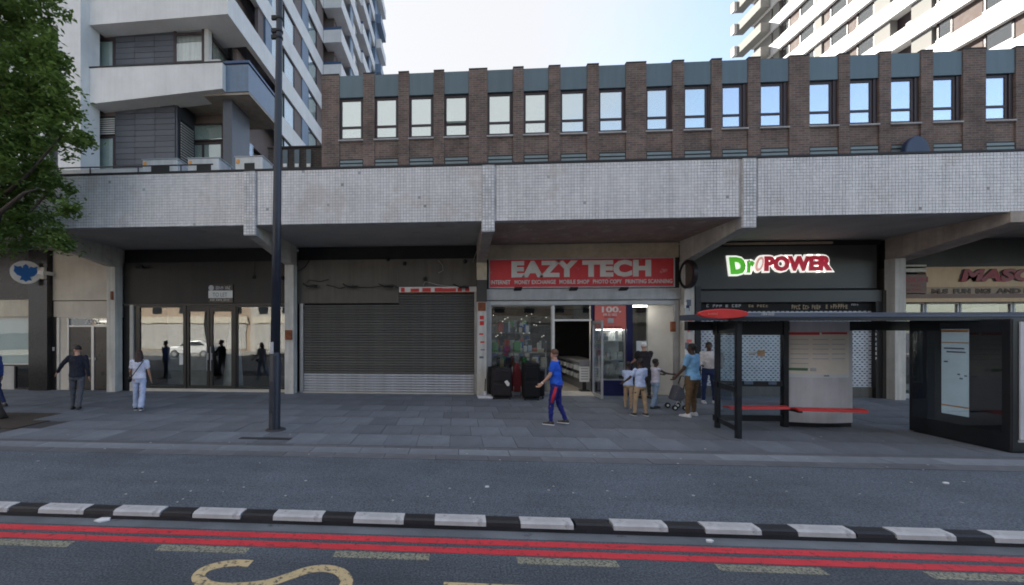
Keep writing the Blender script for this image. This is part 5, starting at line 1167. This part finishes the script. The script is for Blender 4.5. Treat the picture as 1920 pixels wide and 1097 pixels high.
# rack of goods just behind the glass
rk = thing('goods_rack', 'metal rack heaped with bags and boxed goods behind the shop window', 'rack', (gx(965), YS+.5, GZ))
part('rack_frame', MB().box(gx(922), gx(1030), YS+.45, YS+1.2, .95, 1.0).box(gx(922), gx(1030), YS+.45, YS+1.2, 1.5, 1.54).box(gx(922), gx(922)+.04, YS+.45, YS+.5, GZ, 1.6).box(gx(1030)-.04, gx(1030), YS+.45, YS+.5, GZ, 1.6), M['steel'], rk)
cols_ = ['white','poster_w','coral','grey_txt','blue','pale_txt','mason','luggage','luggage','green','poster']
part('upper_shelf', MB().box(gx(922), gx(1000), YS+.6, YS+1.1, 2.2, 2.23), M['steel'], rk)
for q in range(190):
    u = 923+random.random()*(100 if q%5 < 4 else 66); base = (1.002, 1.542, .45, .12, 2.232)[q%5]; h_ = random.uniform(.12,.44); wd = random.uniform(.07,.22); yy = YS+.2+random.random()*.6
    part('boxed_goods', B(gx(u), gx(u)+wd, yy, yy+.2, base, base+h_), MATS.get('goods_%d' % (q % 11)) or mat('goods_%d' % (q % 11), [(.6,.6,.6),(.4,.5,.6),(.45,.08,.06),(.06,.07,.09),(.03,.12,.4),(.3,.3,.32),(.4,.28,.12),(.02,.02,.022),(.03,.03,.03),(.06,.3,.08),(.5,.45,.36)][q % 11], .5, var=.2, scale=14), rk, bev=.008)
bg_ = thing('holdall', 'black holdall bag lying on top of the goods rack', 'bag', (gx(960), YS+.6, 1.95))
part('bag_body', MB().ball((gx(960), YS+.75, 2.06), .42, .2, .22, 16, 10), M['luggage'], bg_, smooth=True); part('bag_strap', MB().tube([(gx(948), YS+.56, 2.1), (gx(955), YS+.53, 2.28), (gx(966), YS+.53, 2.28), (gx(972), YS+.56, 2.08)], .02, 6), M['rubber'], bg_)
# white notice stand in the doorway
x0, x1, z0, z1 = RC(1087, 687, 1105, 716, YS+.25)
ns = thing('notice_stand', 'white price list stand with black feet in the shop doorway', 'stand', ((x0+x1)/2, YS+.25, GZ))
part('board', B(x0, x1, YS+.25, YS+.3, z0, z1), M['white'], ns); part('header', B(x0, x1, YS+.22, YS+.3, z1+.002, z1+.2), M['shelf'], ns)
for q in range(5): part('print_line', B(x0+.04, x1-.05, YS+.245, YS+.25, z1-.09-q*.09, z1-.07-q*.09), M['grey_txt'], ns)
part('foot', MB().box(x0, x1, YS+.1, YS+.4, GZ+.11, GZ+.14).box(x0+.1, x1-.1, YS+.26, YS+.29, GZ+.14, z0), M['rubber'], ns)
# grey flag base at the column
y = 13.55; x0, x1 = X(895,y), X(925,y)
fb = thing('flag_base', 'grey plastic flag base with short pole by the stickered column', 'flag base', ((x0+x1)/2, y, GZ))
part('base', B(x0, x1, y-.1, y+.42, GZ, GZ+.09), M['shelter_grey'], fb, bev=.04)
part('socket', MB().tube([((x0+x1)/2, y+.15, GZ+.08), ((x0+x1)/2, y+.15, GZ+.22)], .06, 12), M['shelter_grey'], fb)
part('pole', MB().tube([((x0+x1)/2, y+.15, GZ+.2), ((x0+x1)/2+.02, y+.2, GZ+.62)], .018, 8), M['rubber'], fb)
# litter
for (u, v, s, lab) in ((193,976,.10,'crumpled white paper scrap in the gutter at left'), (1330,1016,.05,'small white scrap on the red line at right'), (913,914,.035,'tiny white speck on the asphalt strip at centre'), (1773,907,.05,'tiny white speck on the asphalt strip at right')):
    z = GZ if v < 960 else 0; x, y = G(u, v, z)
    solo('litter', MB().prism([(x-s*.8, y-s*.4), (x+s*.1, y-s*.6), (x+s*.9, y-s*.1), (x+s*.6, y+s*.5), (x-s*.5, y+s*.4)], 'z', z+.004, z+.02), M['litter'], lab, 'litter')
gm = MB()
for q in range(90):
    u = random.uniform(0,1920); v = random.uniform(770, 945); x, y = G(u, v); r_ = random.uniform(.008,.022)
    gm.prism([(x+r_*math.cos(a), y+r_*math.sin(a)) for a in (0,1.2,2.4,3.7,5)], 'z', GZ+.002, GZ+.009)
tag(part('chewing_gum_spots', gm, mat('gum', (.38,.38,.38), .8)), 'flattened pale gum spots scattered over the pavement', 'gum', kind='stuff')

# ------------------------------------------------------------------ street tree at the left
tx, ty = -11.62, 9.7
tr_ = thing('street_tree', 'leafy green street tree at the left edge of the pavement', 'tree', (tx, ty, GZ))
tk = MB().tube([(tx+.12, ty, GZ-.05), (tx+.02, ty, .35), (tx-.2, ty, 1.2), (tx-.4, ty+.05, 2.6), (tx-.3, ty, 4.2), (tx, ty, 6), (tx+.1, ty, 8), (tx+.2, ty, 9.5)], [.22,.17,.155,.145,.135,.12,.09,.05], 12)
rnd = random.Random(11)
blobs = [(35,-60,110),(-70,-20,170),(30,60,70),(70,95,50),(95,115,36),(20,150,90),(-60,170,120),(75,190,62),(110,205,42),(55,255,72),(120,250,40),(148,262,18),(5,290,85),(70,325,48),(105,345,34),(128,388,17),(30,385,70),(-40,420,90),(60,425,46),(95,446,30),(125,462,13),(-10,440,52),(-80,330,130),(112,160,28)]
cl_c = []
for u, v, r_ in blobs:
    yy = ty+rnd.uniform(-.5,.6); x, z = P(u, v, yy); cl_c.append((x, yy, z, r_*yy/FPX))
for x, yy, z, r_ in [c_ for c_ in cl_c[::2] if c_[2] > 5.3]:
    b0 = Vector((tx-.1, ty, max(3.2, z-1.6))); e = Vector((x, yy, z))
    m_ = b0.lerp(e, .5)+Vector((0,0,-.15))
    tk.tube([b0, m_, e], [.06,.04,.012], 6)
xb, zb3 = P(0, 398, ty-.6); xc, zc3 = P(45, 362, ty-.7)
tk.tube([(tx-.15, ty, 4.0), (xb, ty-.6, zb3), (xc, ty-.7, zc3), (xc+.35, ty-.7, zc3+.1)], [.08,.055,.035,.012], 7)
part('trunk', tk, M['bark'], tr_, smooth=True)
lf = MB()
for x, yy, z, r_ in cl_c:
    for c_ in range(max(6, int(40*r_*r_+12*r_))):
        d = Vector((rnd.gauss(0,1), rnd.gauss(0,1), rnd.gauss(0,1))).normalized()*r_*rnd.random()**.45
        cc = Vector((x, yy, z))+Vector((d.x, d.y*.9, d.z*.92)); cr = rnd.uniform(.13,.26)
        for q in range(rnd.randint(34, 56)):
            p_ = cc+Vector((rnd.gauss(0,.55)*cr, rnd.gauss(0,.55)*cr, rnd.gauss(0,.42)*cr))
            s1 = rnd.uniform(.04,.078); a_ = rnd.uniform(0,6.28); dn = Vector((math.cos(a_), math.sin(a_), rnd.uniform(-.8,.2))).normalized()
            sd_ = dn.cross(Vector((rnd.gauss(0,.35), rnd.gauss(0,.35), 1))).normalized()
            n = len(lf.v); lf.v += [tuple(p_-dn*s1), tuple(p_+sd_*s1*.62+dn*s1*.1), tuple(p_+dn*s1*1.15+Vector((0,0,-.2*s1))), tuple(p_-sd_*s1*.62+dn*s1*.1)]
            lf.f.append((n, n+1, n+2, n+3))
me = bpy.data.meshes.new('crown'); me.from_pydata(lf.v, [], lf.f); me.update()
part('crown', me, M['leaf'], tr_)

# ------------------------------------------------------------------ people
from mathutils import noise as mnoise
def fuse(mb, voxel, smooth=5, fold=0):
    me = mb.mesh('tmp'); o = bpy.data.objects.new('tmp', me); C.objects.link(o)
    r_ = o.modifiers.new('r', 'REMESH'); r_.mode = 'VOXEL'; r_.voxel_size = voxel; r_.use_smooth_shade = True
    s_ = o.modifiers.new('s', 'SMOOTH'); s_.factor = .5; s_.iterations = smooth
    dg = bpy.context.evaluated_depsgraph_get(); dg.update()
    out = bpy.data.meshes.new_from_object(o.evaluated_get(dg)); bpy.data.objects.remove(o)
    for p in out.polygons: p.use_smooth = True
    if fold:
        nm_ = [v_.normal.copy() for v_ in out.vertices]
        for v_, n_ in zip(out.vertices, nm_):
            q = v_.co; a_ = mnoise.noise(Vector((q.x*8, q.y*8, q.z*15)))+.5*mnoise.noise(Vector((q.x*21+5, q.y*21, q.z*26)))
            v_.co = q+n_*fold*(a_-.15)
        out.update()
    return out
def person(label, x, y, h, face, arms, legs, skin, top, bottom, shoe, hair, sleeve='short', lean=0, head_turn=0, hs=1.0, flare=0, long_hair=False, cap=None, girth=1.0, hem=.90, extras=None, group='people on the pavement', sole=None):
    """arms: {side: (swing fwd, out, elbow bend)}, legs: {side: (swing fwd, knee bend, out)} in degrees; local frame faces +Y"""
    k = h/1.75
    t = thing('person', label, 'person', (x, y, GZ), group)
    ca, sa = math.cos(R(face)), math.sin(R(face))
    V3 = Vector
    def tilt(p, z0=.95):                                # lean of the trunk about the hips
        p = V3(p); a = R(lean); dz = p.z-z0
        if dz <= 0: return p
        return V3((p.x, p.y+dz*math.sin(a), z0+dz*math.cos(a)))
    def dirv(sw, out, s): return V3((s*math.sin(R(out)), math.sin(R(sw))*math.cos(R(out)), -math.cos(R(sw))*math.cos(R(out))))
    J = {}
    for nm, s in (('l', -1), ('r', 1)):
        sw, kb_, out = legs[nm]; hp = V3((s*.092*girth, 0, .92))
        kn = hp+dirv(sw, out, s)*.43; an = kn+dirv(sw-kb_, out*.6, s)*.41
        J['hp'+nm], J['kn'+nm], J['an'+nm] = hp, kn, an
        sw, out, eb = arms[nm]; sh = tilt((s*(.175+.01*(girth-1)*10), 0, 1.415)); el = sh+dirv(sw, out, s)*.285; wr = el+dirv(sw+eb, out*.7, s)*.25
        J['sh'+nm], J['el'+nm], J['wr'+nm] = sh, el, wr
    drop = .085-min(J['anl'].z, J['anr'].z)
    def W_(p):
        p = V3(p); px_, py_, pz_ = p.x*k, p.y*k, (p.z+drop)*k
        return V3((x+px_*ca-py_*sa, y+px_*sa+py_*ca, GZ+pz_))
    def trunk(mb, grow, zlo, zhi, neck=True):
        secs = [(.80,.13,.095,0),(.86,.158,.115,-.005),(.93,.168,.120,-.008),(1.02,.150,.106,0),(1.10,.142,.100,.004),(1.22,.158,.110,.006),(1.32,.172,.112,.004),(1.39,.172,.098,0),(1.44,.135,.080,-.004),(1.475,.075,.064,-.004)]
        secs = [s_ for s_ in secs if zlo-1e-6 <= s_[0] <= zhi+1e-6]
        if secs[0][0] > zlo+.005: secs = [(zlo, secs[0][1]*.99, secs[0][2]*.99, secs[0][3])]+secs
        rings = []
        for z, rx, ry, oy in secs:
            gx_ = girth if z < 1.36 else 1+(girth-1)*.4
            rings.append([W_(tilt((rx*gx_*math.cos(a)+grow*math.cos(a), oy+ry*gx_*math.sin(a)+grow*math.sin(a), z))) for a in [2*math.pi*i/18 for i in range(18)]])
        mb.loft(rings)
    def limb(mb, a, b, r0, r1): mb.capsule(W_(a), W_(b), r0*k, r1*k, 10)
    body = MB(); trunk(body, 0, .80, 1.475)
    hd = tilt((0, .012, 1.615)); ht = R(head_turn)
    def HP(dx, dy, dz):
        dx, dy, dz = dx*hs, dy*hs, dz*hs
        return W_(hd+V3((dx*math.cos(ht)-dy*math.sin(ht), dx*math.sin(ht)+dy*math.cos(ht), dz+.03*(hs-1)*5)))
    limb(body, tilt((0,-.008,1.44)), tilt((0,.005,1.56)), .056, .052)
    for (dy, dz, rx, ry, rz) in ((-.008,.03,.074,.094,.092), (.02,-.04,.060,.072,.078), (.045,-.085,.036,.034,.032)):
        n0 = len(body.v); body.ball((0,0,0), rx, ry, rz, 14, 10)
        body.v[n0:] = [tuple(HP(v_[0], v_[1]+dy, v_[2]+dz)) for v_ in body.v[n0:]]
    body.capsule(HP(0,.085,.02), HP(0,.108,-.028), .011*k*hs, .016*k*hs, 8)
    for s in (-1, 1): body.capsule(HP(s*.076,-.01,.012), HP(s*.079,-.012,-.03), .016*k*hs, .011*k*hs, 8)
    for nm, s in (('l', -1), ('r', 1)):
        limb(body, J['sh'+nm], J['el'+nm], .050*girth, .038); limb(body, J['el'+nm], J['wr'+nm], .040, .026)
        limb(body, J['hp'+nm], J['kn'+nm], .082*girth, .055); limb(body, J['kn'+nm], J['an'+nm], .054, .036)
        an = J['an'+nm]; body.capsule(W_(an+V3((0,-.03,-.035))), W_(an+V3((0,.13,-.055))), .034*k, .026*k, 8)
        d = (J['wr'+nm]-J['el'+nm]).normalized(); sd_ = d.cross(V3((0,1,0))); sd_ = sd_.normalized() if sd_.length > .2 else V3((1,0,0)); nn = d.cross(sd_).normalized()
        fw_ = V3((0,1,0))-d*d.y; fw_ = fw_.normalized() if fw_.length > .25 else V3((0,0,1))
        w0 = J['wr'+nm]; curl = nn if nn.x*s < 0 else -nn
        pal = w0+d*.075
        for q in (-1.2, -.4, .4, 1.2): limb(body, w0+fw_*q*.012, pal+fw_*q*.017, .018, .015)
        for q, ln in ((1.5,.066),(.5,.076),(-.5,.070),(-1.5,.055)):
            b0 = pal+fw_*q*.0155+d*.012; b1 = b0+d*ln*.5+curl*.012; b2 = b1+d*ln*.4+curl*.026
            limb(body, b0, b1, .0095, .009); limb(body, b1, b2, .009, .008)
        t0 = w0+d*.028+fw_*.026; limb(body, t0, t0+d*.03+fw_*.026, .012, .011); limb(body, t0+d*.03+fw_*.026, t0+d*.062+fw_*.033, .011, .009)
    bo = part('body', fuse(body, .0095*max(.8, k), 3), skin, t)
    def eye(s): return MB().ball(HP(s*.030,.079,.018), .011*k*hs, .011*k*hs, .008*k*hs, 8, 6)
    for s in (-1, 1): part('eye', eye(s), M['rubber'], bo)
    part('mouth', MB().capsule(HP(-.018,.087,-.055), HP(.018,.087,-.055), .006*k*hs, .006*k*hs, 6), M['mason_r'], bo)
    # clothes
    tm = MB(); trunk(tm, .017, hem, 1.475)
    for nm in 'lr':
        sh, el, wr = J['sh'+nm], J['el'+nm], J['wr'+nm]
        if sleeve == 'short': limb(tm, sh, sh.lerp(el, .62), .070*girth, .060)
        elif sleeve == 'long': limb(tm, sh, el, .068*girth, .054); limb(tm, el, el.lerp(wr, .9), .054, .042)
        else: limb(tm, sh, sh.lerp(el, .12), .066, .06)
    so_ = part('top', fuse(tm, .011*max(.85, k), 4, .014), top, t)
    bm_ = MB(); trunk(bm_, .012, .80, 1.02)
    for nm in 'lr':
        hp, kn, an = J['hp'+nm], J['kn'+nm], J['an'+nm]
        limb(bm_, hp, kn, .096*girth, .070+flare*.2); limb(bm_, kn, kn.lerp(an, .94), .068+flare*.25, .050+flare)
    part('trousers', fuse(bm_, .011*max(.85, k), 4, .013), bottom, t)
    for nm in 'lr':
        an = J['an'+nm]; s2 = MB(); rings = []
        for dy, wd, z1 in ((-.075,.030,.055),(-.05,.040,.085),(.0,.042,.085),(.06,.043,.065),(.12,.045,.05),(.165,.036,.04),(.185,.018,.03)):
            zb_ = an.z-.083
            rings.append([W_((an.x+q[0]*wd, an.y+dy, zb_+q[1]*z1)) for q in ((-1,.05),(-.9,0),(.9,0),(1,.05),(1,.55),(.6,1),(-.6,1),(-1,.55))])
        sh_o = part('shoe', s2.loft(rings), shoe, t, smooth=True)
        if sole is not None:
            part('sole', MB().loft([[W_((an.x+q[0]*(wd+.003), an.y+dy, an.z-.085+q[1])) for q in ((-1,0),(1,0),(1,.02),(-1,.02))] for dy, wd in ((-.08,.03),(-.05,.041),(.06,.044),(.12,.046),(.165,.037),(.19,.02))]), sole, sh_o)
    hm = MB()
    if cap is not None or hair is not None:
        n0 = len(hm.v)
        hm.ball((0,0,0), .082, .100, .088, 16, 10)
        nv = []
        for v_ in hm.v[n0:]:
            f_ = v_[1]/.1; z_ = v_[2]+.048
            if f_ > .2: z_ = max(z_, .055)
            else: z_ = max(z_, -.055)
            nv.append(tuple(HP(v_[0], v_[1]-.010, z_)))
        hm.v[n0:] = nv
        if cap is not None: hm.capsule(HP(-.05,.09,.07), HP(.05,.09,.07), .022*k, .022*k, 8)
        if long_hair:
            for (dx, z0_, r0_) in ((-.055,.0,.045),(0,.0,.06),(.055,.0,.045),(-.03,.02,.05),(.03,.02,.05)):
                hm.capsule(HP(dx,-.05,z0_), HP(dx*1.3,-.085,-.24+rnd.uniform(-.02,.02)), r0_*k, r0_*k*.8, 8)
                hm.capsule(HP(dx*1.1,-.03,.03), HP(dx*1.5,-.03,-.12), r0_*k*.8, r0_*k*.6, 8)
        part('cap' if cap is not None else 'hair', fuse(hm, .010, 2), cap if cap is not None else hair, t)
    if extras: extras(t, W_, J, HP, tilt, k)
    return t
def cloth(name, col, **k_): return mat(name, col, .85, var=.2, scale=7, bump=1.0, bscale=9, **k_)
SK1 = mat('skin_light', (.50,.28,.20), .5, var=.08, scale=12, bump=.05); SK2 = mat('skin_dark', (.075,.040,.028), .45, var=.1, scale=12, bump=.05); SK3 = mat('skin_tan', (.36,.20,.13), .5, var=.08, bump=.05)
HB = mat('hair_black', (.012,.010,.010), .55, var=.3, scale=30, bump=.5, bscale=90); HBr = mat('hair_dark_brown', (.035,.014,.012), .5, var=.3, scale=30, bump=.5, bscale=90); HS = mat('hair_cropped', (.12,.055,.035), .7, var=.3, scale=30)
BLK = mat('shoe_black', (.02,.02,.022), .5); WHT = mat('shoe_white', (.62,.62,.64), .5); GRY = mat('shoe_grey', (.2,.2,.2), .6)
navyc = cloth('navy_sweater', (.012,.014,.026)); greyt = cloth('grey_trousers', (.085,.088,.105)); whitet = cloth('white_tshirt', (.62,.64,.78)); whitej = cloth('pale_jeans', (.42,.48,.66)); bluet = cloth('blue_tshirt', (.015,.10,.62)); bluep = cloth('blue_trackpants', (.008,.015,.16)); paleb = cloth('pale_blue_polo', (.50,.60,.86)); tan = cloth('tan_trousers', (.42,.30,.19)); denim = cloth('light_denim', (.26,.36,.50)); skyb = cloth('sky_blue_tshirt', (.24,.50,.80)); brownt = cloth('brown_trousers', (.145,.085,.042)); jeans = cloth('dark_jeans', (.012,.025,.085)); blackt = cloth('black_tshirt', (.018,.015,.020)); cream_p = cloth('patterned_shirt', (.58,.55,.55), stain=(22,.56,(.30,.27,.32),.6))

person('person in dark sweater and grey trousers walking left past the double doors', -10.56, 10.95, 1.80, 32, {'l': (18,38,8), 'r': (-8,10,10)}, {'l': (10,8,2), 'r': (-14,10,0)}, SK1, navyc, greyt, BLK, HB, sleeve='long', head_turn=35, lean=2, hem=.88)
def bag(t, W_, J, HP, tilt, k):
    st = []
    for i in range(14):
        f_ = i/13; st.append(W_(tilt((-.19+.33*f_, -.125+.02*math.sin(math.pi*f_)*-1, .93+.52*f_))))
    part('bag_strap', MB().tube(st, .012, 6), M['rubber'], t)
    b = MB().ball((0,0,0), .05, .11, .085, 12, 8); b.v = [tuple(W_((-.24+v_[0], .04+v_[1], .90+v_[2]))) for v_ in b.v]; part('shoulder_bag', b, M['luggage'], t, smooth=True)
person('person with long dark hair, white top and pale flared trousers carrying a small bag', -8.72, 10.93, 1.68, 25, {'l': (14,12,34), 'r': (-10,14,20)}, {'l': (10,4,2), 'r': (-13,16,2)}, SK3, whitet, whitej, BLK, HBr, long_hair=True, flare=.034, extras=bag, hem=.92, girth=.95, sole=WHT)
def stripe(t, W_, J, HP, tilt, k):
    for nm in 'lr':
        s = -1 if nm == 'l' else 1
        a = J['hp'+nm].lerp(J['kn'+nm], .05)+Vector((s*.078,-.03,0)); b = J['kn'+nm]+Vector((s*.046,-.022,.02))
        part('red_stripe', MB().tube([W_(a), W_(a.lerp(b,.5)+Vector((s*.002,0,0))), W_(b)], [.038*k,.040*k,.032*k], 8), cloth('red_stripe', (.50,.03,.06)), t, smooth=True)
    wr = J['wrl']; part('wristband', MB().tube([W_(wr.lerp(J['ell'],.12)), W_(wr.lerp(J['ell'],.02))], .034*k, 10), M['white'], t)
    st = [W_(tilt((-.10+.24*f_, -.108-.02*math.sin(3.14*f_), 1.45-.5*f_))) for f_ in [i/12 for i in range(13)]]
    part('bag_strap', MB().tube(st, .014, 6), M['rubber'], t)
person('person in royal blue T-shirt and blue track trousers with red stripe striding left', 2.35, 9.95, 1.78, 68, {'l': (18,6,24), 'r': (-16,8,18)}, {'l': (13,12,1), 'r': (-5,17,1)}, SK1, bluet, bluep, BLK, HS, head_turn=-38, lean=3, girth=1.1, extras=stripe, hem=.93, sole=WHT)
person('child in pale polo and tan trousers nearest the shop, reaching right', 4.80, 11.95, 1.30, -40, {'l': (30,10,40), 'r': (35,12,50)}, {'l': (4,2,3), 'r': (-5,4,3)}, SK2, paleb, tan, GRY, HB, hs=1.18, hem=.90, girth=.95, group='children outside the phone shop')
person('child with back turned in pale polo and tan trousers, tallest of the three children', 4.76, 11.12, 1.46, 15, {'l': (20,24,30), 'r': (12,16,25)}, {'l': (3,2,7), 'r': (-4,4,5)}, SK2, paleb, tan, BLK, HB, hs=1.14, hem=.90, group='children outside the phone shop', sole=WHT)
person('child in white vest and light denim trousers holding arms out to the right', 5.62, 12.15, 1.38, -78, {'l': (48,8,34), 'r': (62,6,18)}, {'l': (8,4,2), 'r': (-10,8,2)}, SK2, cloth('white_vest', (.62,.60,.70)), denim, BLK, HB, sleeve='none', hs=1.16, flare=.02, hem=.93, girth=.93, group='children outside the phone shop')
person('stout adult in sky blue T-shirt and brown trousers seen from behind', 6.05, 11.1, 1.88, 38, {'l': (16,10,22), 'r': (2,14,25)}, {'l': (2,0,5), 'r': (4,4,4)}, SK2, skyb, brownt, WHT, HB, girth=1.22, hem=.88, sole=WHT)
person('standing person in patterned white shirt and dark jeans facing the street', 7.68, 13.2, 1.86, 165, {'l': (20,8,95), 'r': (8,8,70)}, {'l': (0,0,4), 'r': (2,2,4)}, SK2, cream_p, jeans, WHT, HB, sleeve='long', hem=.98, girth=.98, sole=WHT)
person('person in black T-shirt and white cap standing at the cash machine', 6.12, 13.95, 1.82, -5, {'l': (22,14,45), 'r': (55,18,35)}, {'l': (0,0,3), 'r': (2,4,3)}, SK1, blackt, cloth('black_trousers', (.02,.02,.024)), BLK, None, cap=M['white'], lean=5, girth=1.08)
person('person in blue jacket mostly cut off by the left edge beside the tree', -13.18, 11.0, 1.75, 90, {'l': (10,6,15), 'r': (-10,6,15)}, {'l': (12,5,1), 'r': (-12,12,1)}, SK3, cloth('blue_jacket', (.03,.06,.22)), jeans, BLK, HB, sleeve='long')
# pushchair
y = 11.9; x0, x1 = X(1262,y), X(1284,y)
pc_ = thing('pushchair', 'grey folding pushchair in front of the stout adult', 'pushchair', ((x0+x1)/2, y, GZ))
part('seat', MB().prism([(x0+.03, .38), (x0+.10, .62), (x0+.16, .78), (x1-.02, .70), (x1+.04, .45), (x1-.1, .34)], 'y', y, y+.36), mat('pushchair_fabric', (.10,.10,.125), .8, var=.3, bump=.3), pc_, bev=.03)
part('handlebar', MB().tube([(x1-.1, y+.02, .3), (x1+.0, y+.02, .8), (x1+.08, y+.02, 1.02), (x1+.08, y+.34, 1.02), (x1, y+.34, .8)], .014, 6), M['rubber'], pc_)
part('frame', MB().tube([(x0+.04, y+.02, GZ+.08), (x1-.02, y+.02, .62)], .013, 6).tube([(x1-.0, y+.02, GZ+.08), (x0+.1, y+.02, .6)], .013, 6), M['steel'], pc_)
for wx in (x0+.04, x1):
    for wy_ in (y-.02, y+.38):
        w_o = part('wheel', MB().tube([(wx, wy_-.02, GZ+.075), (wx, wy_+.02, GZ+.075)], .075, 14), M['rubber'], pc_); part('hub', MB().tube([(wx, wy_-.025, GZ+.075), (wx, wy_+.025, GZ+.075)], .035, 10), M['white'], w_o)
